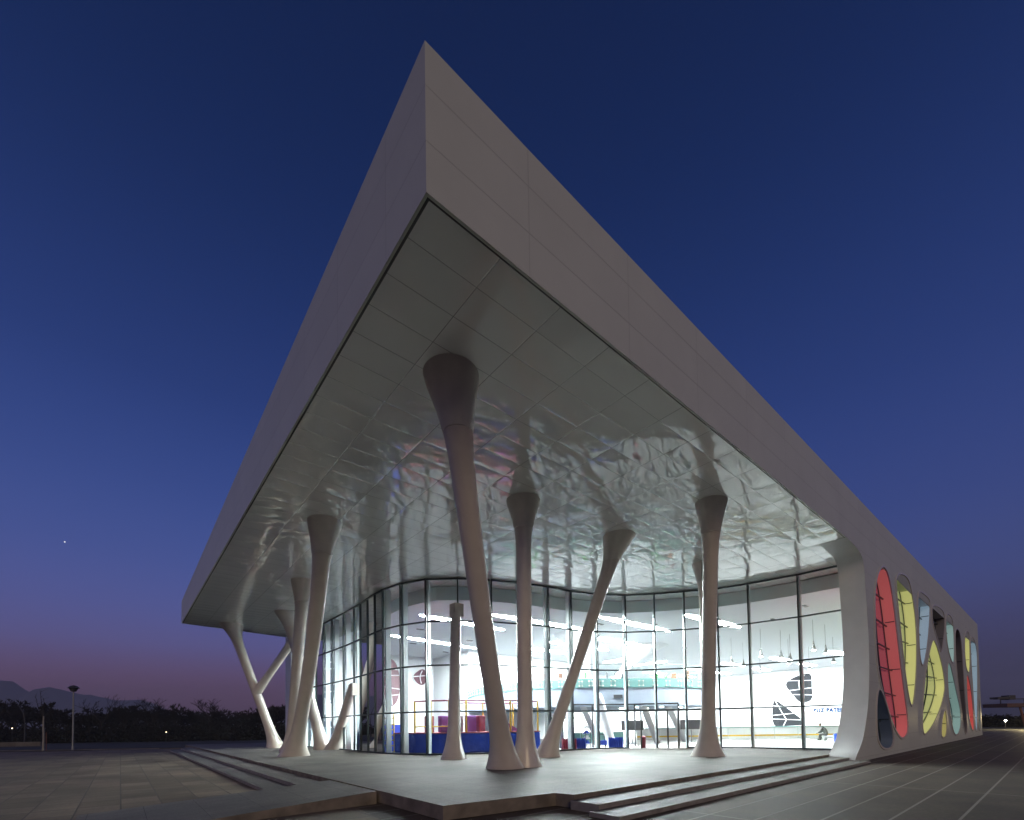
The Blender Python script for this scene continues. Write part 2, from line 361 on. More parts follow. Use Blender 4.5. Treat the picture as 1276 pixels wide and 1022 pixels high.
# curve XY -> local (a, z); extrusion -> b in 0..TH
for v in wm.vertices:
    x, y, z = v.co; v.co = (x, z+TH/2, y)
wm.materials.clear(); wm.materials.append(M_fascia); wm.materials.append(M_pier)
for p_ in wm.polygons: p_.material_index = 0
bm = bmesh.new(); bm.from_mesh(wm); bmesh.ops.remove_doubles(bm, verts=bm.verts, dist=1e-4); bmesh.ops.recalc_face_normals(bm, faces=bm.faces)
for q_ in bm.faces:
    q_.normal_update()
    if abs(q_.normal.y) < .5: q_.material_index = 1; q_.smooth = True
bm.to_mesh(wm); bm.free(); wm.set_sharp_from_angle(angle=R(40))
wall = bpy.data.objects.new('side_wall', wm); C.objects.link(wall); wall.parent = B
part('fascia', f, M_fascia, B)
f2 = MB(); fl = [(0,0),(0,45.9)]
f2.add([(0,0,S-.02),(0,45.9,S-.02),(0,45.9,zl),(0,0,zc),(.06,.06,S-.02),(.06,45.85,S-.02),(.06,45.85,zl),(.06,.06,zc)], [(0,1,2,3),(4,7,6,5),(0,4,5,1),(1,5,6,2)])
f2.add([(.06,45.9,S-.02),(9.5,47.6,S-.02),(9.5,47.6,14.3),(0,45.9,zl),(0,45.9,S-.02)], [(4,1,2,3)])
part('fascia', f2, M_fascia, B)
part('roof', roof, M_fascia, B)
sf = MB(); sf.add([(.07,.07,S),(26.6,.07,S),(27.6,1.35,S),(33,1.35,S),(33,47.5,S),(9.5,47.5,S),(.07,45.88,S)], [(6,5,4,3,2,1,0)])
part('soffit', sf, M_soffit, B)
gp = MB()
gp.prism([(.06,.06),(28.0,.06),(28.0,.105),(.12,.105),(.12,45.8),(.06,45.8)], S-.012, S+.03)
part('painted_shadow_gap', gp, M_black, B)  # solid black strip stands for the shade in the gap
# walls of the hall
lw_ = MB(); lw_.box(9.5,A,47.0,47.5,0,S-.03); lw_.box(9.5,10.25,45.4,46.995,0,S-.03)
part('left_wall', lw_, M_white, B)
ew = MB(); ew.box(A-.5,A,TH+.002,46.99,0,S-.03)
part('end_wall', ew, M_white, B)
pw = MB(); pw.box(27.8,46.8,38.8,46.99,T,11.39)
part('inner_room', pw, M_white, B)
fl_ = MB(); fl_.prism([(31.3,TH+.01),(A-.5,TH+.01),(A-.5,46.99),(10.3,46.99),(10.5,38),(10.6,30.5),(10.35,25),(11.5,20.4),(15.2,17.8),(21.6,16.3),(25.9,14.5),(29.9,9.2),(31.3,4.1)], .1, T+.012)
part('floor', fl_, M_ifloor, B)

# glazing
MU = [(10.3,46.0),(10.38,44.6),(10.48,42.48),(10.53,40.32),(10.55,38.22),(10.58,35.87),(10.6,33.09),(10.54,30.56),(10.45,28.97),(10.35,27.3),(10.28,25.81),(10.28,24.39),(10.65,22.34),(11.52,20.36),(13.16,18.91),(15.16,17.75),(17.21,17.06),(19.43,16.51),(21.6,16.28),(23.78,15.62),(25.86,14.46),(27.35,12.84),(28.62,11.06),(29.94,9.13),(30.58,7.18),(31.2,4.12),(31.3,1.31)]
ROWS = [S-.06, 9.43, 6.45, 3.30, T+.05]
def nrm(i):
    p = Vector(MU[max(i-1,0)]); q = Vector(MU[min(i+1,len(MU)-1)]); d = (q-p).normalized()
    n = Vector((-d.y, d.x))
    return n if n.dot(Vector((1,1))) > 0 or True else -n   # points inwards
for i, (a, b) in enumerate(MU):
    n = nrm(i)
    if n.dot(Vector((40,30))-Vector((a,b))) < 0: n = -n
    m = MB(); m.beam((a,b,T),(a,b,S-.002), .085, .16, (n.x,n.y,0)); part('mullion', m, M_frame, B)
    if 0 < i < len(MU)-1:
        p = Vector((a,b))+n*.40; m = MB(); m.beam((p.x,p.y,T+.012),(p.x,p.y,S-.004), .16, .42, (n.x,n.y,0)); part('inner_post', m, M_post, B)
for k, z in enumerate(ROWS):
    m = MB(); tz = [MB(), MB()]
    for i in range(len(MU)-1):
        if k == 4 and 20 <= i <= 21: continue
        d = (Vector(MU[i+1])-Vector(MU[i])).normalized()*.043
        wd = .15 if (k == 3 and 19 <= i <= 23) else .10
        (m if k < 4 else tz[i > 20]).beam((MU[i][0]+d.x,MU[i][1]+d.y,z),(MU[i+1][0]-d.x,MU[i+1][1]-d.y,z), .12, wd)
    part('transom', m, M_frame, B) if k < 4 else [part('transom', q_, M_frame, B) for q_ in tz]
for i in range(len(MU)-1):
    (a,b),(c,d) = MU[i],MU[i+1]
    m = MB(); m.add([(a,b,T),(c,d,T),(c,d,S),(a,b,S)], [(0,1,2,3)]); part('glass_panel', m, M_glass, B)
# door leaves' stiles in the entrance bays
for i, t in ((20,.45),(21,.35),(21,.7)):
    p = Vector(MU[i]).lerp(Vector(MU[i+1]), t); m = MB(); m.beam((p.x,p.y,T),(p.x,p.y,3.22), .10, .10, (1,1,0)); part('door_frame', m, M_frame, B)
# interior ceiling: a bulkhead follows the glass 1.5 m behind it
inn = []
for i, (a,b) in enumerate(MU):
    n = nrm(i)
    if n.dot(Vector((40,30))-Vector((a,b))) < 0: n = -n
    inn.append((a+n.x*1.9, b+n.y*1.9))
inn[0] = (12.2,46.9); inn[-1] = (33.2,TH+.02)
cl = MB(); poly = inn+[(A-.51,TH+.02),(A-.51,46.9)]
cl.prism(poly, 11.4, S-.03)
bb_ = part('bulkhead', cl, M_bulk, B)
cl2 = MB(); cl2.prism(poly, 11.395, 11.396); part('ceiling', cl2, M_ceil, B)

for (x, y) in ((17,31),(20,38),(24,33),(29,19.5),(33,16.5),(36,12),(40,9),(37,5.5),(44,16),(48,22),(26,41)):
    m = MB(); m.box(x-.35,x+.35,y-.12,y+.12,11.34,11.394); part('ceiling_grille', m, M_dark, B)
# leaf windows: coloured lining, rim, recessed pane, bars
COL = {"red":((.82,.20,.20),'red'),"yellow":((.85,.85,.33),'yellow'),"blue":((.48,.64,.76),'pale blue'),"grey":((.26,.25,.25),'unlit grey'),"leaf":((.85,.85,.33),'leaf shaped yellow'),
"teal":((.50,.72,.68),'pale teal'),"teal2":((.46,.70,.64),'lower teal'),"grey2":((.24,.22,.22),'long unlit grey'),"yellow2":((.85,.85,.33),'far yellow'),"red2":((.86,.16,.14),'far small red'),"blue2":((.48,.66,.76),'far pale blue'),"green":((.34,.46,.40),'far grey green'),"yellow3":((.80,.74,.28),'small yellow'),"dusk":((.20,.26,.34),'small slate blue')}
GLOW = {"red":.26,"yellow":.36,"leaf":.36,"blue":.27,"teal":.27,"teal2":.24,"yellow2":.32,"red2":.28,"blue2":.26,"green":.10,"yellow3":.2,"grey":.0,"grey2":.0,"dusk":.02}
DEP = .78
def inset(lp, d):
    n = len(lp); out = []
    ar = sum(lp[i][0]*lp[(i+1)%n][1]-lp[(i+1)%n][0]*lp[i][1] for i in range(n)); sg = 1 if ar > 0 else -1
    for i in range(n):
        t = (Vector(lp[(i+1)%n])-Vector(lp[i-1])).normalized(); out.append((lp[i][0]-t.y*d*sg, lp[i][1]+t.x*d*sg))
    return out
def xs_at(lp, z):
    r = []
    for i in range(len(lp)):
        p, q = lp[i], lp[(i+1)%len(lp)]
        if (p[1]-z)*(q[1]-z) < 0: r.append(p[0]+(z-p[1])/(q[1]-p[1])*(q[0]-p[0]))
    return (min(r), max(r)) if len(r) > 1 else None
rnd = random.Random(4)
for k, lp in WINS.items():
    col, nm = COL[k]; gl = GLOW[k]
    mm = mat('lining_'+nm.replace(' ','_'), col, .45, emit=col, es=gl)  # glow put into the lining instead of light falling in the reveal
    pm = mat('film_'+nm.replace(' ','_'), tuple(c*.40 for c in col), .15, emit=(col[0]*.8,col[1]**1.3,col[2]*1.1), es=gl*.5)  # pane emits weakly, standing in for the lit hall behind it
    i1 = inset(lp, .03); n = len(lp); m = MB()
    m.add([(x,.02,z) for x,z in i1]+[(x,DEP,z) for x,z in i1], [(i,(i+1)%n,(i+1)%n+n,i+n) for i in range(n)])
    W = part('window', m, mm, B, True, label=nm+' lined window')
    r_ = MB(); o1 = inset(lp, -.10)
    r_.add([(x,-.05,z) for x,z in o1]+[(x,-.05,z) for x,z in i1]+[(x,-.002,z) for x,z in o1]+[(x,.03,z) for x,z in i1],
           [(i,(i+1)%n,(i+1)%n+n,i+n) for i in range(n)]+[(i,(i+1)%n,(i+1)%n+2*n,i+2*n) for i in range(n)]+[(i+n,(i+1)%n+n,(i+1)%n+3*n,i+3*n) for i in range(n)])
    part('rim', r_, M_cap, W)
    e_ = MB(); i2 = inset(i1, .11)
    e_.add([(x,DEP-.13,z) for x,z in i1]+[(x,DEP-.13,z) for x,z in i2]+[(x,DEP-.09,z) for x,z in i1]+[(x,DEP-.09,z) for x,z in i2],
           [(i,(i+1)%n,(i+1)%n+n,i+n) for i in range(n)]+[(i+n,(i+1)%n+n,(i+1)%n+3*n,i+3*n) for i in range(n)]+[(i+2*n,(i+1)%n+2*n,(i+1)%n,i) for i in range(n)])
    part('pane_frame', e_, M_frame, W)
    p_ = MB(); p_.add([(x,DEP-.085,z) for x,z in i1], [tuple(range(n))]); part('pane', p_, pm, W)
    b_ = MB(); zs = [z for x,z in lp]; z0, z1 = min(zs), max(zs)
    mid = []; nz = max(1, int((z1-z0)/1.9)); xr = None
    for j in range(13):
        z = z0+.12+(z1-z0-.24)*j/12; e = xs_at(i1, z)
        if e: mid.append((e[0]+(e[1]-e[0])*.52, z))
    for p, q in zip(mid, mid[1:]): b_.beam((p[0],DEP-.20,p[1]),(q[0],DEP-.20,q[1]), .09, .09, (0,1,0))
    for j in range(1, nz+1):
        z = z0+(z1-z0)*j/(nz+1); e = xs_at(i1, z); t = rnd.uniform(-.5,.5)
        if e:
            e2 = xs_at(i1, min(max(z+t, z0+.2), z1-.2)) or e
            b_.beam((e[0],DEP-.26,z),(e2[1],DEP-.26,z+t*.6), .08, .08, (0,1,0))
    # bars carried round onto the lining
    for j in range(1, nz+1, 2):
        z = z0+(z1-z0)*j/(nz+1); e = xs_at(i1, z)
        if e: b_.beam((e[1]-.02,.05,z),(e[1]-.02,DEP-.2,z), .05, .05)
    part('glazing_bar', b_, M_frame, W)

# columns
def column(base, top, zt=S, rb=.86, rm=.41, rt=.80, cap=True, bend=(0,0), capz=1.25, label=None, flare=1.0):
    n = 26; pts = []; rs = []
    for i in range(n+1):
        f_ = i/n; z = T + (zt-T)*f_
        x = base[0]+(top[0]-base[0])*f_ + bend[0]*math.sin(math.pi*f_); y = base[1]+(top[1]-base[1])*f_ + bend[1]*math.sin(math.pi*f_)
        h = z-T; r = rm + (rb-rm)*math.exp(-(h/.85)**1.15)*flare + .06*math.exp(-h/3.5)
        if cap:
            u_ = zt-z; r = r*(1) + (rt-rm)*math.exp(-(u_/.85)**1.5) + .05*math.exp(-u_/2.5)
        pts.append((x,y,z)); rs.append(r)
    zc_ = zt-capz
    if not cap:
        m = MB(); m.tube(pts, rs, 32, horiz=True); return part('column', m, M_col, B, True, label)
    # refine near both ends
    def P(z):
        f_ = (z-T)/(zt-T); x = base[0]+(top[0]-base[0])*f_+bend[0]*math.sin(math.pi*f_); y = base[1]+(top[1]-base[1])*f_+bend[1]*math.sin(math.pi*f_)
        h = z-T; u_ = zt-z
        return (x,y,z), rm+(rb-rm)*math.exp(-(h/.85)**1.15)+.06*math.exp(-h/3.5)+(rt-rm)*math.exp(-(u_/.85)**1.5)+.05*math.exp(-u_/2.5)
    zs = [T+.12*i for i in range(26)]; z = zs[-1]
    while z < zc_-.4: z += .5; zs.append(min(z, zc_))
    if zs[-1] < zc_: zs.append(zc_)
    pr_ = [P(z) for z in zs]; m = MB(); m.tube([p for p,_ in pr_], [r for _,r in pr_], 32, horiz=True)
    c = part('column', m, M_col, B, True, label)
    pr_ = [P(zc_+.012+(zt-.003-zc_-.012)*i/10) for i in range(11)]; m = MB(); m.tube([p for p,_ in pr_], [r+.012 for _,r in pr_], 32, horiz=True)
    part('capital', m, M_cap, c, True)
    return c
column((9.03,8.96),(2.87,3.63), rb=.84, rm=.355, rt=.74, bend=(-.22,-.15), label='tallest column leaning to the prow')
column((10.18,8.87),(9.46,7.95), rb=.72, rm=.32, rt=.70, label='nearly upright column sharing a foot')
column((15.35,12.85),(16.14,7.69), rb=.80, rm=.335, rt=.80, label='column leaning strongly to the right')
column((21.52,5.87),(16.34,2.71), rb=.88, rm=.33, rt=.64, label='upright looking column near the entrance')
column((22.75,6.4),(24.0,7.1), rb=.74, rm=.30, rt=.62)
column((5.06,27.71),(3.25,15.56), rb=1.02, rm=.39, rt=.74, bend=(.25,.1), label='left big column')
column((6.89,35.52),(5.18,25.84), rb=.9, rm=.38, rt=.72)
column((7.85,44.14),(3.73,43.79), rb=.95, rm=.42, rt=.95, label='forked column')
column((9.75,35.85),(6.62,35.74), rb=.82, rm=.44, rt=.90)
# fork limb
m = MB(); a0 = Vector((5.95,44.0,5.9)); a1 = Vector((8.86,37.5,12.35))
m.tube([a0+(a1-a0)*t for t in (0,.1,.2,.4,.6,.8,.92,1)], [.46,.42,.37,.35,.36,.42,.6,.85], 24)
part('column_limb', m, M_col, B, True)
# columns that pierce the glass
def pierce(b0, t0, zt, rb, rm, lab=None):
    m = MB(); pts = []; rs = []
    for i in range(27):
        f_ = i/26; h = (zt-T)*f_; pts.append((b0[0]+(t0[0]-b0[0])*f_, b0[1]+(t0[1]-b0[1])*f_, T+h)); rs.append(rm+(rb-rm)*math.exp(-(h/.8)**1.15)+.05*math.exp(-h/3))
    m.tube(pts, rs, 32, horiz=True); return part('column', m, M_col, B, True, lab)
c = pierce((10.61,15.7),(12.55,18.2), 9.95, .72, .33, 'shorter column that ends in a square collar at the glass')
m = MB(); m.box(12.25,12.92,17.85,18.52,9.5,10.35); part('collar', m, M_col, c)
c = pierce((10.36,34.93),(10.62,30.9), 5.9, .85, .40, 'short leaning column that runs into the glass')
m = MB(); m.box(10.35,10.95,30.45,31.1,5.0,6.0); part('collar', m, M_col, c)

# hall furniture that belongs to the building: mezzanine
def offs(pts, d):
    out = []
    for i in range(len(pts)):
        t = (Vector(pts[min(i+1,len(pts)-1)])-Vector(pts[max(i-1,0)])).normalized(); out.append((pts[i][0]-t.y*d, pts[i][1]+t.x*d))
    return out
mz = catmull([(27.7,38.8),(25.6,34.5),(24.6,31),(24.1,27.5),(24.6,24.4),(26.4,21.2),(29.1,18.7),(33.4,15.9),(38.1,14.6),(41.5,15.6),(43.4,19),(43.6,26),(43.0,38.8)], False, 4)
m = MB(); m.prism(mz, 3.9, 5.54); part('mezzanine', m, M_whiteblue, B)
def ribbon(pts, z0, z1, t):
    q = offs(pts, t); n = len(pts); m = MB()
    vs = [(x,y,z0) for x,y in pts]+[(x,y,z1) for x,y in pts]+[(x,y,z0) for x,y in q]+[(x,y,z1) for x,y in q]; fs = []
    for i in range(n-1): fs += [(i,i+1,i+1+n,i+n),(i+2*n,i+3*n,i+1+3*n,i+1+2*n),(i+n,i+1+n,i+1+3*n,i+3*n),(i,i+2*n,i+1+2*n,i+1)]
    fs += [(0,n,3*n,2*n),(n-1,3*n-1,4*n-1,2*n-1)]
    return m.add(vs, fs)
part('balustrade_band', ribbon(mz[:44], 5.545, 6.35, -.06), M_teal, B)
m = MB(); bs_ = mz[:44]; m.add([(x,y,6.352) for x,y in bs_]+[(x,y,7.62) for x,y in bs_], [(i,i+1,i+45,i+44) for i in range(43)])
bal = part('balustrade', m, M_glass, B)
m = MB(); m.prism(offs(mz, .12), 5.541, 5.95); part('mezzanine_floor', m, M_white, B)
part('handrail', ribbon(offs(mz[:44], .02), 7.62, 7.68, -.07), M_pole, bal)
q = offs(mz[:44], -.075)
for i in range(1, 43):
    m = MB(); P4 = []
    for t in (.12,.42):
        P4.append((q[i][0]+(q[i+1][0]-q[i][0])*t, q[i][1]+(q[i+1][1]-q[i][1])*t))
    (xa,ya),(xb,yb) = P4
    vs = []
    for (x, y) in P4:
        for z in (5.72,6.13):
            m.box(x-.05,x+.05,y-.05,y+.05,z-.05,z+.05)
    for z in (5.72,6.13): m.beam((xa,ya,z),(xb,yb,z), .02, .02)
    m.beam((xa,ya,5.72),(xa,ya,6.13), .02, .02); m.beam((xb,yb,5.72),(xb,yb,6.13), .02, .02)
    part('fixing', m, M_cap, bal)
qv = offs(mz, -.03)
def on_edge(i, t, z, wd, ht, name, mt):
    p0, p1 = Vector(qv[i]), Vector(qv[i+1]); c0 = p0.lerp(p1, t); c1 = c0+(p1-p0).normalized()*wd
    m = MB(); m.beam((c0.x,c0.y,z),(c1.x,c1.y,z), .06, ht); part(name, m, mt, B)
on_edge(24, .3, 4.75, .8, .3, 'vent', M_dark)
for (b0, t0, z1, r) in (((28.6,18.2),(27.6,18.9),5.1,.42),((36.2,18.5),(32.0,17.2),3.89,.32),((40.5,18.0),(36.8,17.6),3.89,.32),((31.5,22),(27.9,20.8),3.89,.3)):
    m = MB(); pts = [Vector((b0[0]+(t0[0]-b0[0])*i/14, b0[1]+(t0[1]-b0[1])*i/14, T+(z1-T)*i/14)) for i in range(15)]
    rs = [r]*15
    if z1 > 4: rs[-1] = .05; rs[-2] = .3; pts[-2].z += .15
    m.tube(pts, rs, 20, horiz=True); part('inner_column', m, M_white, B, True)
# big white cone-like props above the mezzanine
for (b0, t0) in (((36,27),(31,24)),((37,26),(43,24))):
    m = MB(); m.tube([(b0[0]+(t0[0]-b0[0])*i/8, b0[1]+(t0[1]-b0[1])*i/8, 5.55+(11.38-5.55)*i/8) for i in range(9)], [.7,.6,.55,.55,.6,.75,1.05,1.6,2.4], 24, horiz=True)
    part('inner_column', m, M_white, B, True)
# vestibule frame inside the entrance and inner dark doorway
m = MB()
vp = [(22.6,18.6),(25.4,17.6),(28.4,15.6),(30.4,12.8)]
for p, q in zip(vp, vp[1:]): m.beam((p[0],p[1],3.9),(q[0],q[1],3.9), .1, .12)
for x, y in vp: m.beam((x,y,T+.012),(x,y,3.84), .1, .1)
part('vestibule_frame', m, M_dark, B)
m = MB(); m.beam((22.55,18.4,T+.012),(22.55,18.4,2.75), .35, .1); m.beam((21.6,18.75,2.82),(24.0,17.9,2.82), .1, .14); part('inner_doorway', m, M_dark, B)
# dark leaf windows of the far walls
def leaf_in(pts, plane, v, colm, label):
    lp = smooth_poly(catmull(pts, True, 4), 2)
    n = len(lp)
    def P(s_, z, d): return (s_, v-d, z) if plane == 'b' else (v-d, s_, z)
    m = MB(); m.add([P(x,z,.03) for x,z in lp], [tuple(range(n))])
    W = part('inner_window', m, colm, B, False, label)
    r_ = MB(); o1 = inset(lp, -.16)
    r_.add([P(x,z,.02) for x,z in o1]+[P(x,z,.09) for x,z in o1]+[P(x,z,.09) for x,z in lp]+[P(x,z,.02) for x,z in lp],
           [(i,(i+1)%n,(i+1)%n+n,i+n) for i in range(n)]+[(i+n,(i+1)%n+n,(i+1)%n+2*n,i+2*n) for i in range(n)]+[(i+2*n,(i+1)%n+2*n,(i+1)%n+3*n,i+3*n) for i in range(n)])
    part('rim', r_, M_white, W)
    b_ = MB(); zs = [z for x,z in lp]; z0, z1 = min(zs), max(zs); nz = max(1, round((z1-z0)/1.7))
    for j in range(1, nz+1):
        z = z0+(z1-z0)*j/(nz+1); e = xs_at(lp, z)
        if e: b_.beam(P(e[0],z,.07), P(e[1],z+(.25 if j%2 else -.3)*min(1,(e[1]-e[0])/2),.07), .10, .10, (0,1,0) if plane=='b' else (1,0,0))
    mx_ = [(sum(xs_at(lp,z))/2, z) for z in [z0+.2+(z1-z0-.4)*j/4 for j in range(5)] if xs_at(lp, z)]
    for p, q in zip(mx_, mx_[1:]): b_.beam(P(p[0],p[1],.13), P(q[0],q[1],.13), .10, .10, (0,1,0) if plane=='b' else (1,0,0))
    part('glazing_bar', b_, M_white, W)
leaf_in([(18.9,10.6),(19.8,11.05),(21.2,11.05),(22.3,10.5),(22.8,8.9),(22.9,7.1),(22.4,5.4),(21.6,4.9),(20.9,5.9),(20.0,7.2),(19.0,8.6)], 'b', 47, M_maroon, 'tall maroon window on the left inner wall')
leaf_in([(24.7,8.8),(25.3,9.5),(26.1,9.9),(26.6,9.6),(26.6,8.3),(26.2,7.8),(25.4,7.9)], 'b', 47, M_maroon, 'small maroon window beside the inner room')
leaf_in([(16.1,10.6),(16.5,10.2),(16.6,7.2),(16.6,4.4),(16.2,4.2),(16.0,7.2)], 'b', 47, M_greyglass, 'narrow grey window on the left inner wall')
leaf_in([(11.4,11.2),(13,11.35),(14.4,10.9),(14.6,8),(14.5,5.4),(13.9,5.2),(13.0,6.6),(11.6,7.9)], 'b', 47, M_navy, 'upper navy window at the far left')
leaf_in([(11.2,4.6),(12.6,4.5),(14.2,3.2),(14.8,1.6),(13.6,1.0),(11.4,1.1)], 'b', 47, M_navy, 'lower navy window at the far left')
leaf_in([(24.4,8.6),(23.9,9.5),(22.4,10.2),(20.4,10.45),(20.3,8.2),(20.3,5.9),(22.1,5.5),(23.2,6.8)], 'a', A-.5, M_nightglass, 'dark half leaf window on the end wall')
leaf_in([(26.6,5.7),(25.9,6.0),(24.9,5.2),(23.3,3.8),(22.1,2.7),(21.6,1.9),(22.1,1.55),(24.4,1.5),(26.7,1.5)], 'a', A-.5, M_nightglass, 'dark quarter leaf window above the rink boards')

# ------------------------------------------------------------------ ceiling lamps
M_down = emis('downlight_glow', (1,.98,.94), 160)
def strip(p, q, w_, z, idx, label, grp='long oval ceiling lights', em=None):
    p = Vector(p); q = Vector(q); d = (q-p); ln = d.length; d.normalize(); nn = Vector((-d.y,d.x)); n = 40; lp = []
    for i in range(n):
        t = 2*math.pi*i/n; lp.append(p+d*(ln/2)*(1+math.copysign(abs(math.cos(t))**.7, math.cos(t)))+nn*(w_/2)*math.sin(t))
    m = MB(); m.prism([(v.x,v.y) for v in lp], z-.05, z)
    c = (p+q)/2; t_ = thing('ceiling_light', label, 'ceiling light', (c.x,c.y,z), grp)
    part('diffuser', m, em or M_strip, t_)
    fm = MB(); o1 = [p+d*ln/2+(v-(p+d*ln/2))*1.0+((v-(p+d*ln/2)).normalized())*.06 for v in lp]
    vs = [(v.x,v.y,z-.055) for v in lp]+[(v.x,v.y,z-.055) for v in o1]+[(v.x,v.y,z) for v in o1]
    fm.add(vs, [(i,(i+1)%n,(i+1)%n+n,i+n) for i in range(n)]+[(i+n,(i+1)%n+n,(i+1)%n+2*n,i+2*n) for i in range(n)])
    part('frame', fm, M_white, t_)
LS = [((15.9,35.1),(27.4,36.6),'long oval light over the left inner wall'),
((14.2,26.0),(23.5,26.6),'long oval light above the play frame'),
((18.6,22.4),(30.5,21.9),'long oval light seen just right of the twin footed columns'),
((26.6,17.6),(37.2,17.5),'long oval light above the mezzanine front'),
((31.7,12.8),(41.0,12.3),'long oval light right of the entrance column')]
for i, (p, q, lb) in enumerate(LS): strip(p, q, .85, 11.39, i, lb)
rows_ = {12:'first', 19:'second', 26:'third', 33:'fourth', 40:'last'}
for y in (12.0,19.0,26.0,33.0,40.0):
    for x, w_ in ((66.0,'near'),(77.0,'far')):
        strip((x,y),(x+6.5,y), 1.5, 11.39, 9, '%s oval light of the %s row over the rink from the coloured wall' % (w_, rows_[int(y)]), 'rink ceiling lights', M_strip3)
for i, y in enumerate((24.0,28.5,33.0)):
    strip((31.5,y),(41.5,y), 1.1, 11.39, 9, ['nearest','middle','farthest'][i]+' of three oval lights added over the mezzanine to brighten the hall', 'added lights over the mezzanine', M_strip2)  # extra strips, added to brighten the hall and the soffit
for x in (50.0,57.0):
    strip((x,30),(x,36), 1.3, 11.39, 9, 'wide oval light deep behind the mezzanine, %s one' % ('nearer' if x < 55 else 'farther'), 'lights behind the mezzanine', M_strip2)
# small downlights under the mezzanine
for i, (x, y) in enumerate(((27.5,22.5),(30.5,20.5),(33.2,18.8),(35.6,17.6),(38.0,17.0),(34.5,21.5),(31.5,24),(37.5,20.5))):
    t_ = thing('downlight', 'small round downlight under the mezzanine, number %s from its left end' % ['one','two','three','four','five','six','seven','eight'][i], 'downlight', (x,y,3.9), 'mezzanine downlights')
    m = MB(); m.tube([(x,y,3.84),(x,y,3.86)], .17, 16, horiz=True); part('diffuser', m, M_down, t_)
    m = MB(); m.tube([(x,y,3.862),(x,y,3.898)], .22, 16, horiz=True); part('frame', m, M_white, t_)
# pendant lamps
def pendant():
    t_ = thing('pendant_lamp', 'small cone pendant lamp', 'pendant lamp', (0,0,0), 'pendant lamps over the rink side')
    m = MB(); m.tube([(0,0,0),(0,0,-2.0)], .012, 6); part('cord', m, M_dark, t_)
    m = MB(); m.tube([(0,0,-1.95),(0,0,-2.2),(0,0,-2.75)], [.05,.08,.22], 16, horiz=True); part('shade', m, M_pole, t_, True)
    m = MB(); m.tube([(0,0,-2.752),(0,0,-2.80)], [.17,.10], 12, horiz=True); part('bulb', m, emis('bulb_glow',(1,.96,.90),60) if 'bulb_glow' not in bpy.data.materials else bpy.data.materials['bulb_glow'], t_)
    return t_
P0 = pendant()
PP = [(43.2,6.9),(46.5,6.9),(50,6.2),(43.5,11.5),(46,10.6),(49,10.8),(52,12.0),(46,15.5),(50,16),(55,8.6),(58,7.6),(62,8.4),(60,12.5),(66,10),(70,9),(57,17)]
PL = ['nearest pendant lamp, hanging beside the pier','second pendant lamp from the pier in the front row','third front pendant lamp, partly behind the pier','leftmost pendant lamp of the front row']
for i, (x, y) in enumerate(PP):
    o = P0 if i == 0 else copy_tree(P0)
    o.location = tow(x, y, 11.39)
    o['label'] = PL[i] if i < 4 else 'small pendant lamp further back over the rink side'

# ------------------------------------------------------------------ things in the hall
# soft play
ps = thing('play_structure', 'blue based soft play frame with yellow posts and maroon rails behind the glass', 'play structure', (15,21,T+.012))
fr = [(11.6,25.4),(12.1,23.0),(13.0,21.3),(14.4,20.1),(16.3,19.3),(18.4,18.8),(20.3,18.5)]
bk = [(20.9,22.5),(15.5,23.8),(13.6,27)]
m = MB(); m.prism(fr+bk, T+.014, 1.78); bevel(part('base', m, M_blue, ps), .08, 3)
m = MB(); fr2 = fr+bk; m.prism([(x+(15-x)*.0, y) for x,y in fr2], 1.785, 1.86); part('deck', m, M_rail, ps)
post = [(12.1,23.1),(12.75,21.85),(13.6,20.85),(14.6,20.15),(16.6,19.35),(17.8,19.05),(20.2,18.65),(20.8,22.3),(15.6,23.6),(18.2,23.0)]
for i, (x, y) in enumerate(post):
    m = MB(); m.tube([(x,y,1.86),(x,y,4.15)], .065, 10); part('post', m, M_yel, ps, True)
for seq in ([0,1,2,3,4,5,6],[6,7,9,8]):
    for z, mt in ((4.15,M_rail),(3.35,M_rail if seq[0] == 6 else M_yel)):
        if z < 4 and seq[0] == 6: continue
        m = MB()
        for i, j in zip(seq, seq[1:]): m.tube([(*post[i],z),(*post[j],z)], .055, 8)
        part('rail', m, mt if z > 4 else M_yel, ps, True) if (z > 4) else None
m = MB()
for i, j in ((0,1),(1,2)): 
    m.tube([(*post[i],2.3),(*post[j],2.3)], .04, 8)
part('rail', m, M_yel, ps, True)
for (x, y, wv, mt) in ((13.9,22.4,.8,M_purple),(14.8,21.8,.7,M_white),(15.6,21.4,.8,M_purple),(16.5,21.2,.6,M_rail),(13.2,23.2,.6,M_rail)):
    m = MB(); m.box(x,x+wv,y,y+.5,1.862,3.1); bevel(part('foam_block', m, mt, ps), .06)
m = MB(); m.add([(17.3,20.0,1.87),(19.3,19.6,1.87),(17.2,19.9,3.0),(17.3,21.0,1.87),(19.3,20.6,1.87),(17.2,20.9,3.0)], [(0,1,2),(5,4,3),(0,3,4,1),(1,4,5,2),(2,5,3,0)]); part('slide', m, M_purple, ps)
m = MB()
for z in (.9,1.3,1.7,2.1,2.5,3.0): m.tube([(11.1,27.0,z),(11.6,25.5,z)], .045, 8)
for p in ((11.1,27.0),(11.6,25.45)): m.tube([(*p,T+.014),(*p,3.3)], .055, 8)
part('ladder', m, M_yel, ps, True)
m = MB(); m.box(11.2,13.2,27.3,30.2,T+.014,2.5); part('foam_block', m, M_bluep, ps)
m = MB(); m.box(11.3,12.9,30.4,31.8,T+.014,2.9); part('foam_block', m, M_rail, ps)
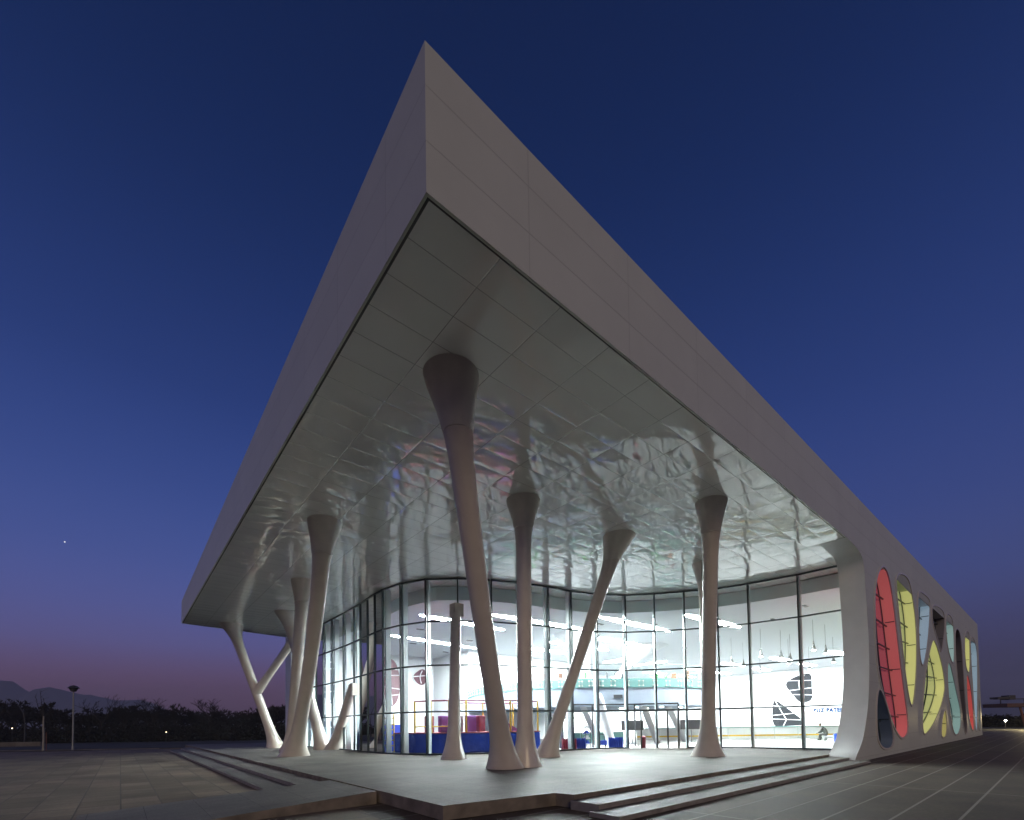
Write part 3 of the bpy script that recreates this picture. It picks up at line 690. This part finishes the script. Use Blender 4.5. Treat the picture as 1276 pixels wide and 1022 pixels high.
# plastic barriers
def barrier(x, y, mt, lab):
    t_ = thing('plastic_barrier', lab, 'barrier', (x,y,T+.013))
    m = MB(); d = Vector((.72,-.62,0)).normalized(); p = Vector((x,y,0)); s_ = d*.5
    for z in (.12,.72): m.beam(p-s_+Vector((0,0,T+z)), p+s_+Vector((0,0,T+z)), .08, .10)
    part('rail', m, mt, t_)
    m = MB()
    for i in range(7):
        c_ = p-s_+d*(i/6); m.beam(c_+Vector((0,0,T+.02)), c_+Vector((0,0,T+.85)), .11, .09)
    part('slat', m, mt, t_)
    m = MB(); m.beam(p-s_+Vector((0,.0,T+.42))+d.cross(Vector((0,0,1)))*-.06, p+s_+Vector((0,0,T+.42))+d.cross(Vector((0,0,1)))*-.06, .03, .5); part('panel', m, mt, t_)
barrier(21.95,17.05,M_red,'dark red ribbed plastic barrier behind the glass beside a blue one')
barrier(22.75,16.85,M_bluep,'blue ribbed plastic barrier directly right of the dark red one')
barrier(25.7,15.55,M_bluep,'lone blue ribbed plastic barrier left of the entrance doors')
# waste bin
def bin_(x, y, r, h, mt, lab):
    t_ = thing('waste_bin', lab, 'waste bin', (x,y,T+.013))
    m = MB(); m.tube([(x,y,T+.013),(x,y,T+h*.85)], [r*.8,r], 16, horiz=True); part('body', m, mt, t_, True)
    m = MB(); m.tube([(x,y,T+h*.852),(x,y,T+h*.9),(x,y,T+h)], [r*1.08,r*1.05,r*.5], 16, horiz=True); part('lid', m, mt, t_, True)
bin_(27.0,13.9,.22,.95,M_red,'dark red waste bin behind the glass left of the doors')
bin_(45.5,6.0,.24,.75,M_bluep,'blue waste bin at the foot of the white pier')
# display rack and trolley
t_ = thing('display_rack', 'white shelf rack with small colourful goods behind the glass', 'display rack', (24.3,17.3,T+.013))
m = MB()
for x in (23.9,24.5):
    for y in (17.1,17.5): m.beam((x,y,T+.013),(x,y,T+1.7), .03, .03)
part('frame', m, M_dark, t_)
for z in (.35,.75,1.15,1.55):
    m = MB(); m.box(23.9,24.5,17.1,17.5,T+z,T+z+.03); part('shelf', m, M_white, t_)
    m = MB()
    for i in range(4): m.box(23.93+i*.145,24.03+i*.145,17.14,17.4,T+z+.031,T+z+.12+.08*((i*7)%3))
    part('goods', m, [M_wood,M_bluep,M_red,M_white][int(z*5)%4], t_)
t_ = thing('hand_trolley', 'dark framed trolley with two wheels beside the shelf rack', 'trolley', (24.9,16.4,T+.013))
m = MB()
for s_ in (0,.5):
    m.tube([(24.8+s_,16.5-s_*.4,T+.15),(24.7+s_,16.45-s_*.4,T+1.0),(24.55+s_,16.35-s_*.4,T+1.1)], .025, 6)
m.tube([(24.55,16.35,T+1.1),(25.05,16.15,T+1.1)], .025, 6); m.tube([(24.8,16.5,T+.5),(25.3,16.3,T+.5)], .025, 6)
part('frame', m, M_dark, t_)
m = MB(); m.box(24.75,25.3,16.1,16.5,T+.28,T+.62); part('basket', m, M_bluep, t_)
for s_ in (0,.5):
    m = MB(); m.tube([(24.8+s_,16.48-s_*.4,T+.22),(24.84+s_,16.44-s_*.4,T+.22)], .2, 16); part('wheel', m, M_dark, t_, True)
# screens on stands under the mezzanine
for (x, y, lb) in ((33.5,19.5,'black screen under the mezzanine left of the entrance'),(39.2,16.6,'black screen under the mezzanine behind the entrance doors')):
    t_ = thing('display_screen', lb, 'screen', (x,y,T+.013))
    m = MB(); m.beam((x-.8,y+.7,T+1.75),(x+.8,y-.7,T+1.75), .08, .95); part('panel', m, M_dark, t_)
    m = MB(); m.beam((x,y,T+.013),(x,y,T+1.25), .08, .08); m.box(x-.3,x+.3,y-.3,y+.3,T+.013,T+.05); part('stand', m, M_pole, t_)
# rink boards
t_ = thing('rink_boards', 'long white ice rink barrier with yellow stripe across the hall', 'rink barrier', (*tol(24,48),T))
p = Vector((*tol(14,52.5),0)); q = Vector((*tol(39,51),0))
m = MB(); m.beam(p+Vector((0,0,1.05)), q+Vector((0,0,1.05)), .12, 1.3); part('panel', m, M_white, t_)
nn_ = (q-p).cross(Vector((0,0,1))).normalized()*.08
if nn_.dot(p) > 0: nn_ = -nn_
m = MB(); m.beam(p+nn_+Vector((0,0,.80)), q+nn_+Vector((0,0,.80)), .03, .16); part('stripe', m, M_yel, t_)
m = MB(); m.beam(p+nn_+Vector((0,0,1.72)), q+nn_+Vector((0,0,1.72)), .14, .10); part('top_rail', m, M_teal, t_)
m = MB()
for i in range(11):
    c_ = p.lerp(q, i/10)+nn_; m.beam(c_+Vector((0,0,.42)), c_+Vector((0,0,1.66)), .06, .04)
part('batten', m, M_post, t_)
# sign
cu = bpy.data.curves.new('t','FONT'); cu.body = 'BUZ PATEN\u0130'; cu.size = 1.0; cu.extrude = .02; cu.space_character = 1.12; cu.offset = .06
to = bpy.data.objects.new('t', cu); C.objects.link(to); bpy.context.view_layer.update()
tm = bpy.data.meshes.new_from_object(to.evaluated_get(bpy.context.evaluated_depsgraph_get())); bpy.data.objects.remove(to)
xm = max(v.co.x for v in tm.vertices); k_ = 4.9/xm
for v in tm.vertices:
    x, y, z = v.co; v.co = (-z-.0, -x*k_, y*.92)
tm.materials.clear(); tm.materials.append(mat('sign_blue', (.006,.03,.10), .8, spec=.1))
so_ = bpy.data.objects.new('wall_lettering', tm); C.objects.link(so_); place(so_, (A-.56,20.2,3.75), 'b')
tag(so_, 'blue letters BUZ PATENI on the white end wall above the rink', 'lettering')
# benches, person
def skin_person(name, joints, edges, radii, label, p, mats, rot=0, sc=1.0):
    """joints in local metres; one continuous skinned body"""
    me = bpy.data.meshes.new(name); me.from_pydata([tuple(j) for j in joints], edges, [])
    o = bpy.data.objects.new(name, me); C.objects.link(o)
    sk = o.modifiers.new('skin','SKIN'); sk.use_smooth_shade = True
    for i, r in enumerate(radii): me.skin_vertices[0].data[i].radius = (r, r)
    me.skin_vertices[0].data[0].use_root = True
    sb = o.modifiers.new('sub','SUBSURF'); sb.levels = 2; sb.render_levels = 2
    me.materials.append(mats); o.location = tow(*p); o.rotation_euler = (0,0,AN+rot); o.scale = (sc,sc,sc); tag(o, label, 'person'); return o
M_cloth = mat('dark_olive_clothes', (.07,.075,.07), .8, noise=(6,.3)); M_skin = mat('skin', (.42,.26,.19), .55); M_hair = mat('dark_hair', (.02,.015,.012), .6)
def hand(m, c, d, s=1):
    c = Vector(c); d = Vector(d).normalized(); x = d.cross(Vector((0,0,1))).normalized()
    m.tube([c, c+d*.05, c+d*.09], [(.025,.016),(.04,.016),(.038,.014)], 8)
    for i, ln in enumerate((.065,.075,.07,.055)):
        b = c+d*.085+x*(-.03+.02*i); m.tube([b, b+d*ln*.6+Vector((0,0,-.008)), b+d*ln+Vector((0,0,-.03))], [.009,.0085,.007], 6)
    b = c+d*.03+x*s*.035; m.tube([b, b+d*.03+x*s*.025, b+d*.055+x*s*.03], [.011,.010,.008], 6)
bt = thing('bench', 'white slab bench under the seated person', 'bench', (47.6,7.3,T+.013))
m = MB(); m.box(47.1,48.1,6.4,7.7,T+.40,T+.47); bevel(part('seat', m, M_white, bt), .02)
for y in (6.6,7.5):
    m = MB(); m.box(47.2,48.0,y-.04,y+.04,T+.013,T+.40); part('leg', m, M_white, bt)
# seated, facing +b (left in the picture), leaning forward, forearms on knees
J = [(0,0,.56),(0,.10,.80),(0,.26,1.03),(0,.33,1.13),(0,.40,1.22),
     (.17,.27,1.02),(.21,.40,.78),(.15,.62,.66),(-.17,.27,1.02),(-.21,.40,.78),(-.15,.62,.66),
     (.11,.06,.53),(.14,.48,.55),(.12,.50,.10),(.12,.62,.05),(-.11,.06,.53),(-.14,.48,.55),(-.12,.56,.10),(-.12,.68,.05),(0,.50,1.34)]
E_ = [(0,1),(1,2),(2,3),(3,4),(2,5),(5,6),(6,7),(2,8),(8,9),(9,10),(0,11),(11,12),(12,13),(13,14),(0,15),(15,16),(16,17),(17,18),(4,19)]
RR = [.20,.20,.21,.11,.06,.10,.08,.045,.10,.08,.045,.13,.105,.07,.05,.13,.105,.07,.05,.06]
pe = skin_person('person', J, E_, RR, 'seated person in dark clothes leaning forward beside the white pier', (47.6,7.35,T+.01), M_cloth, 0, 1.13)
ORG[pe] = Vector((0,0,0))
def head(c, f, parent, hairm=M_hair):
    m = MB(); c = Vector(c); f = Vector(f).normalized(); s_ = f.cross(Vector((0,0,1)))
    m.ball(c, .105, 16, 10, 1.2)
    m.tube([c+f*.095+Vector((0,0,.015)), c+f*.125+Vector((0,0,-.02)), c+f*.10+Vector((0,0,-.035))], [.012,.018,.01], 6)
    for k in (-1,1): m.ball(c+s_*k*.105+Vector((0,0,0)), .025, 6, 5, 1.3)
    o = part('head', m, M_skin, parent, True)
    m = MB()
    for k in (-1,1): m.ball(c+f*.092+s_*k*.035+Vector((0,0,.02)), .014, 6, 5)
    part('eyes', m, M_hair, o)
    m = MB(); m.tube([c+f*.098-s_*.025+Vector((0,0,-.06)), c+f*.102+s_*.025+Vector((0,0,-.06))], .007, 6); part('mouth', m, M_maroon, o)
    m = MB(); m.ball(c-f*.022+Vector((0,0,.035)), .112, 16, 8, 1.1); part('hair', m, hairm, parent, True)
head((0,.50,1.34),(0,1,-.35),pe)
m = MB(); hand(m, (.15,.62,.66),(-.3,.9,-.3),-1); hand(m, (-.15,.62,.66),(.3,.9,-.3),1); part('hands', m, M_skin, pe, True)
# standing person at the balustrade
J = [(0,0,.95),(0,.01,1.15),(0,.02,1.38),(0,.02,1.50),(0,.03,1.58),(.18,.02,1.38),(.24,.0,1.12),(.20,.18,.98),(-.18,.02,1.38),(-.24,0,1.12),(-.20,.18,.98),
     (.10,0,.90),(.11,.02,.50),(.11,-.01,.09),(.11,.12,.05),(-.10,0,.90),(-.11,.02,.50),(-.11,-.01,.09),(-.11,.12,.05),(0,.04,1.64)]
pe2 = skin_person('person', J, E_, [.15,.14,.16,.07,.055,.07,.05,.038,.07,.05,.038,.10,.075,.05,.042,.10,.075,.05,.042,.06],
   'standing person in brown clothes on the mezzanine above the entrance', (38.3,16.3,5.95), mat('brown_coat', (.16,.10,.07), .8), R(180))
ORG[pe2] = Vector((0,0,0)); head((0,.05,1.68),(0,1,0),pe2)
m = MB(); hand(m, (.20,.18,.98),(0,.8,-.5),-1); hand(m, (-.20,.18,.98),(0,.8,-.5),1); part('hands', m, M_skin, pe2, True)
# cafe chairs and tables on the mezzanine
def chair(mt, label, grp):
    t_ = thing('cafe_chair', label, 'chair', (0,0,0), grp)
    m = MB(); m.box(-.22,.22,-.22,.22,.43,.48); bevel(part('seat', m, mt, t_), .02)
    m = MB(); m.box(-.22,.22,.19,.24,.55,1.05); bevel(part('backrest', m, mt, t_), .02)
    for x in (-.19,.19):
        for y in (-.19,.21):
            m = MB(); m.tube([(x,y,0),(x,y,.43 if y < 0 else .6)], .018, 6); part('leg', m, M_pole, t_)
    return t_
def table(label, grp):
    t_ = thing('cafe_table', label, 'table', (0,0,0), grp)
    m = MB(); m.tube([(0,0,.72),(0,0,.76)], .42, 20, horiz=True); part('tabletop', m, M_white, t_)
    m = MB(); m.tube([(0,0,0),(0,0,.03),(0,0,.06),(0,0,.72)], [.25,.22,.03,.03], 12, horiz=True); part('pedestal', m, M_dark, t_)
    return t_
cg = chair(M_green,'','mezzanine cafe chairs'); cw = chair(M_wood,'','mezzanine cafe chairs'); cdk = chair(M_dark,'','mezzanine cafe chairs')
spots = [(cg,25.7,24.4,30,'green cafe chair left of the brown chairs'),(cw,25.7,23.3,10,'brown cafe chair near the leaning column, left of its pair'),(cw,26.5,22.3,150,'brown cafe chair near the leaning column, right of its pair'),
 (cg,28.3,20.5,60,'green cafe chair just right of the leaning column'),(cdk,29.6,19.6,200,'dark cafe chair left of the middle table'),(cdk,30.8,19.1,20,'dark cafe chair at the middle table, left seat'),(cdk,31.3,18.7,-30,'dark cafe chair at the middle table, right seat'),
 (cg,34.1,16.9,0,'green cafe chair with its back to the glass'),(cg,35.2,16.7,80,'green cafe chair facing the other green one'),(cw,35.9,16.4,120,'brown cafe chair beside the two green chairs')]
used = set()
for pr_, x, y, r, lb in spots:
    o = pr_ if pr_ not in used else copy_tree(pr_); used.add(pr_)
    o.location = tow(x,y,5.952); o.rotation_euler = (0,0,AN+R(r)); o['label'] = lb
tb = table('', 'mezzanine cafe tables')
for i, (x, y, lb) in enumerate([(26.7,23.6,'round cafe table by the brown chairs'),(30.4,19.9,'round cafe table by the dark chairs'),(34.6,17.5,'round cafe table by the green chairs')]):
    o = tb if i == 0 else copy_tree(tb); o.location = tow(x,y,5.952); o['label'] = lb
# skate desk and far machines under the mezzanine
t_ = thing('service_desk', 'long pale service desk under the mezzanine', 'desk', (33,24,T+.013))
m = MB(); m.box(30.5,37.5,23.5,24.3,T+.013,T+1.05); part('counter', m, M_teal, t_)
m = MB(); m.box(30.4,37.6,23.35,24.4,T+1.052,T+1.11); part('worktop', m, M_white, t_)

# ------------------------------------------------------------------ outside: lamps, young tree
t_ = thing('street_lamp', 'tall pale street lamp with a mushroom head at the plaza edge', 'street lamp', (-54.9,58.2,0), frame='w')
x, y = -54.9, 58.2
m = MB(); m.tube([(x,y,0),(x,y,.5),(x,y,.52),(x,y,7.4)], [.14,.14,.10,.075], 12, horiz=True); part('pole', m, M_pole, t_, True)
m = MB(); m.tube([(x,y,7.35),(x,y,7.75),(x,y,7.78),(x,y,8.05),(x,y,8.15)], [.25,.45,.62,.35,.05], 20, horiz=True); part('lamp_head', m, M_dark, t_, True)
t_ = thing('street_lamp', 'thin street lamp with a curved arm far left, in front of the trees', 'street lamp', (-88,84,0), frame='w')
x, y = -88, 84
m = MB(); m.tube([(x,y,0),(x+.1,y,3.5),(x-.2,y,5.8),(x-1.4,y,7.6),(x-2.6,y,8.3)], [.11,.09,.08,.06,.05], 8); part('pole', m, M_dark, t_, True)
m = MB(); m.ball((x-2.8,y,8.3), .22, 10, 6, .5); part('lamp_head', m, M_dark, t_, True)
lwall = MB(); lwall.box(-135,-79,78,78.4,0,.75)
single('low_wall', lwall, M_terr, (-107,78.2,0), 'low pale wall at the far left edge of the grass', 'wall', frame='w')
bed = MB(); bed.prism([(-80,56.2),(-52,56.4),(-52,57.6),(-80,57.4)], 0, .06)
single('planting_bed', bed, M_soil, (0,0,0), kind='structure', frame='w')
kb = MB(); kb.prism([(-230,60.6),(-34,58.6),(-34,58.9),(-230,60.9)], -.2, .10)
single('kerb', kb, M_terr, (0,0,0), kind='structure', frame='w')

def tree_mesh(rng, H, spread, twigs, bare=True, trunk_r=.16, trunk_h=.3):
    tr = MB(); tw = MB()
    def br(p, d, ln, r, lv):
        q = p+d*ln; mid = p+d*ln*.5+Vector((rng.uniform(-1,1),rng.uniform(-1,1),rng.uniform(-.3,.6)))*ln*.08
        (tr if lv < 2 else tw).tube([p,mid,q],[r,r*.85,r*.65], 5 if lv < 2 else 3, cap=False)
        if lv >= twigs:
            for _ in range(5 if bare else 9):
                e = (d+Vector((rng.uniform(-1,1),rng.uniform(-1,1),rng.uniform(-.5,1)))*.8).normalized()*ln*rng.uniform(.4,.9)
                s_ = p.lerp(q, rng.uniform(.2,1)); x_ = Vector((rng.uniform(-1,1),rng.uniform(-1,1),rng.uniform(-1,1))).normalized()*(.018 if bare else .09)*H/10
                tw.add([s_-x_,s_+x_,s_+e],[(0,1,2)])
            return
        n = rng.choice((3,4,4)) if lv else rng.choice((4,5,6))
        for i in range(n):
            t = rng.uniform(.45,1) if lv else rng.uniform(.55,1)
            a = rng.uniform(0,2*math.pi)
            e = (d*rng.uniform(.5,.9)+Vector((math.cos(a),math.sin(a),rng.uniform(-.1,.5)))*spread).normalized()
            br(p+d*ln*t, e, ln*rng.uniform(.55,.78), r*.55, lv+1)
    br(Vector((0,0,0)), Vector((rng.uniform(-.08,.08),rng.uniform(-.08,.08),1)).normalized(), H*trunk_h+H*.08, trunk_r*H/10, 0)
    return tr, tw
protos = []
rng = random.Random(11)
for i in range(6):
    H = 10; bare = i < 3
    a_, b_ = tree_mesh(rng, H, .62 if bare else .8, 4, bare, .2, .32 if bare else .24)
    t_ = thing('bare_tree' if bare else 'bushy_tree', 'x', 'tree', (0,0,0), 'trees along the far edge of the plaza', frame='w')
    k_ = 10.0/max(v[2] for v in b_.v)
    for mm_ in (a_, b_): mm_.v = [(v[0]*k_, v[1]*k_, v[2]*k_-.15) for v in mm_.v]
    part('trunk', a_, M_bark, t_); part('crown', b_, M_twig, t_); protos.append(t_)
sh = []
for i in range(3):
    m = MB()
    for _ in range(1500):
        th = rng.uniform(0,2*math.pi); rr = math.sqrt(rng.random())*2.6; zz = rng.uniform(0,1)**.8*(3.0*(1-(rr/3.0)**2)+.6*math.sin(th*3+i))
        p = Vector((rr*math.cos(th), rr*math.sin(th), max(.02,zz))); x_ = Vector((rng.uniform(-1,1),rng.uniform(-1,1),rng.uniform(-1,1)))*.22; y_ = Vector((rng.uniform(-1,1),rng.uniform(-1,1),rng.uniform(0,1)))*.4
        m.add([p-x_,p+x_,p+y_],[(0,1,2)])
    t_ = thing('shrub', 'x', 'shrub', (0,0,0), 'shrubs below the far trees', frame='w')
    part('foliage', m, M_ever, t_)
    m2 = MB(); m2.tube([(0,0,0),(0,0,1.2)], [.08,.04], 6); part('stem', m2, M_bark, t_); sh.append(t_)
usedp = set()
def put(pr_, x, y, s_, lab, rz):
    o = pr_ if pr_ not in usedp else copy_tree(pr_); usedp.add(pr_)
    o.location = (x,y,0); o.scale = (s_[0],s_[0],s_[1]); o.rotation_euler = (0,0,rz); o['label'] = lab
def atpx(px, Y): return (px-638)/580*Y
for i in range(46):
    px = -6+i*8.0+rng.uniform(-4,4); Y = rng.uniform(118,150)
    hgt = 9.6+1.3*math.sin(px*.035+.8)+rng.uniform(-1.8,1.9)
    if 165 < px < 208: hgt -= 3.2
    elif px >= 208: hgt -= 1.6
    put(protos[3+i%3], atpx(px,Y), Y, (rng.uniform(.85,1.15), hgt/10*Y/134), 'dark bushy leafless tree in the continuous row left of the hall', rng.uniform(0,6))
for px, h_, lb in ((125,12.6,'tallest thin bare tree, standing above the row near the mushroom lamp'),(193,11.4,'round crowned bare tree standing in the gap of the tree row'),(163,9.6,'small bare tree left of the round crowned one'),(20,11,'thin bare tree at the far left'),(262,11,'thin bare tree close to the steps, above the row')):
    put(protos[int(px)%3], atpx(px,112), 112, (.95,h_/10.5), lb, px)
for i in range(60):
    px = -10+i*6.2+rng.uniform(-3,3); Y = rng.uniform(98,112)
    put(sh[i%3], atpx(px,Y), Y, (rng.uniform(.8,1.3), rng.uniform(.8,1.35)), 'low dark shrub under the tree row left of the hall', rng.uniform(0,6))
for i in range(12):
    px = 1222+i*6.5; Y = rng.uniform(120,140)
    put(sh[i%3], atpx(px,Y), Y, (rng.uniform(1.0,1.6), rng.uniform(.7,1.1)), 'low dark shrub beyond the far right corner of the hall', rng.uniform(0,6))
for pr_ in protos+sh:
    if pr_ not in usedp:
        for ch in list(pr_.children): bpy.data.objects.remove(ch)
        bpy.data.objects.remove(pr_)
# young staked tree beside the lamp
t_ = thing('young_tree', 'young bare tree with a pale painted trunk left of the mushroom lamp', 'tree', (-57.6,57.2,0), frame='w')
bx_, by_ = -57.6, 57.2
a_ = MB(); a_.tube([(bx_,by_,0),(bx_+.05,by_,1.6),(bx_-.02,by_,3.2),(bx_+.02,by_,4.3)], [.12,.10,.085,.07], 8)
b_ = MB(); rg5 = random.Random(5)
for (dx, dy, z0, z1) in ((-1.3,.2,4.1,7.0),(-.2,-.3,4.3,7.6),(1.0,.3,3.7,5.6),(-.7,.6,3.5,5.2),(.5,-.5,4.2,6.5)):
    p = Vector((bx_,by_,z0)); q = Vector((bx_+dx,by_+dy,z1)); c_ = p.lerp(q,.5)+Vector((dx*.12,0,-.1))
    b_.tube([p,c_,q],[.045,.03,.012],5)
    for k in range(7):
        s_ = p.lerp(q, .3+.1*k); e_ = s_+Vector((rg5.uniform(-.6,.6),rg5.uniform(-.5,.5),rg5.uniform(.2,.8))); b_.tube([s_,e_],[.016,.006],3)
part('trunk', a_, mat('pale_trunk', (.30,.28,.25), .8), t_); part('crown', b_, M_bark, t_)
m = MB(); m.tube([(-57.2,57.2,0),(-57.25,57.2,2.3)], .03, 6); part('stake', m, M_wood, t_)

# far right: canopy and floodlight
X, Y = atpx(1262,118), 118
t_ = thing('forecourt_canopy', 'flat dark canopy on slanted legs beyond the right end of the hall', 'canopy', (X,Y,0), frame='w')
m = MB(); m.box(X-4.6,X+14,Y-3,Y+3,5.0,5.9); part('roof', m, mat('dull_red_fascia',(.10,.05,.045),.6), t_)
m = MB(); m.box(X-4.7,X-1.9,Y-1,Y+1,7.1,7.6); m.box(X-1.8,X-.2,Y-1,Y+1,6.9,8.0); m.beam((X-4.7,Y,7.1),(X+14,Y,7.1),.2,.2)
for x in (X-3,X+3,X+9): m.beam((x,Y,5.9),(x,Y,7.1),.15,.15)
part('rooftop_unit', m, M_dark, t_)
for dx, tx in ((.8,-.3),(1.0,2.0)):
    m = MB(); m.beam((X+dx,Y-2,0),(X+tx,Y-2,5.0), .35, .35); part('leg', m, M_wood, t_)
lx, ly = atpx(1252,100), 100
t_ = thing('floodlight', 'bright low floodlight shining beyond the right end of the hall', 'floodlight', (lx,ly,0), frame='w')
m = MB(); m.tube([(lx,ly,0),(lx,ly,1.55)], .06, 8); part('pole', m, M_dark, t_)
m = MB(); m.ball((lx,ly-.05,1.72), .17, 12, 8); part('bulb', m, emis('flood_glow', (1,.93,.75), 120), t_)
pl_ = bpy.data.lights.new('floodlight_beam', 'POINT'); pl_.energy = 3500; pl_.color = (1,.80,.42); pl_.shadow_soft_size = .3
po = bpy.data.objects.new('floodlight_beam', pl_); po.location = (lx-4,ly-8,2.6); C.objects.link(po)
for (px, py_h, Y, lb) in ((15,5.2,150,'tiny warm house light among the trees at the far left'),(207,3.2,150,'tiny pale light low between the trees near the gap')):
    x = atpx(px, Y); m = MB(); m.ball((x,Y-55,py_h*.62), .10, 8, 6); tq = thing('distant_lamp', lb, 'lamp', (x,Y-55,0), frame='w')
    x = atpx(px, Y-55); m = MB(); m.ball((x,Y-55,py_h*.62), .10, 8, 6); tq.location = (x,Y-55,0); ORG[tq] = Vector((x,Y-55,0))
    part('bulb', m, emis('distant_glow', (1,.8,.5), 6), tq); m = MB(); m.tube([(x,Y-55,0),(x,Y-55,py_h*.62-.1)], .04, 6); part('pole', m, M_dark, tq)
# bright planet low in the sky
m = MB(); d = Vector(((77-638)/580, 1, (912-672)/580))*6000; m.ball(d, 6.5, 10, 8)
single('star', m, emis('star_glow', (1,.95,.9), 1.6), tuple(d), 'single bright evening star in the sky left of the roof', 'star', frame='w')

# hills
def ridge(name, pts, Y, dep, seed):
    rg = random.Random(seed); m = MB(); n = 160; x0, x1 = pts[0][0], pts[-1][0]; rows = 10
    ph = [rg.uniform(0,6) for _ in range(6)]
    def hh(x):
        h = pts[-1][1]
        for (a,ha),(b,hb) in zip(pts, pts[1:]):
            if x <= b+1e-6: t = max(0,(x-a)/(b-a)); h = ha+(hb-ha)*t; break
        return h*(1+.03*math.sin(x*.013+ph[0])+.02*math.sin(x*.031+ph[1])+.01*math.sin(x*.07+ph[2]))
    vs = []
    for j in range(rows+1):
        for i in range(n+1):
            x = x0+(x1-x0)*i/n; f_ = math.sin(math.pi*j/rows)**.8*(1+.10*math.sin(x*.02+j)) if 0 < j < rows else 0
            vs.append((x, Y+dep*(j/rows-.5), hh(x)*min(1.0,f_) - (1 if f_ == 0 else 0)))
    fs = [(j*(n+1)+i, j*(n+1)+i+1, (j+1)*(n+1)+i+1, (j+1)*(n+1)+i) for j in range(rows) for i in range(n)]
    m.add(vs, fs); return single(name, m, M_hill, (0,Y,0), kind='structure', frame='w', smooth=True)
Yh = 3000.; kx = Yh/580
def hp(px, y): hz = 904-.015*(px-638); return ((px-638)*kx, max(2,(hz-y)*kx))
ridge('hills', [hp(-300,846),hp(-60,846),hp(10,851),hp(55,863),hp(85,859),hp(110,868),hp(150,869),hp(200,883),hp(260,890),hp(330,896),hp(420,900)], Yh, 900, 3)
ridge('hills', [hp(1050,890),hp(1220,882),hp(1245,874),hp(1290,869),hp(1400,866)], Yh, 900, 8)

# ------------------------------------------------------------------ evening haze
hz = MB(); hz.box(-4200,4200,-120,3700,-1.5,320)
hm = bpy.data.materials.new('haze'); hm.use_nodes = True; hn = hm.node_tree
hn.nodes.remove(hn.nodes['Principled BSDF']); pv = hn.nodes.new('ShaderNodeVolumePrincipled')
pv.inputs['Color'].default_value = (.80,.84,1.0,1); pv.inputs['Density'].default_value = .0002; pv.inputs['Anisotropy'].default_value = 0
hn.links.new(pv.outputs[0], hn.nodes['Material Output'].inputs['Volume'])
single('haze', hz, hm, (0,0,0), kind='stuff', frame='w')
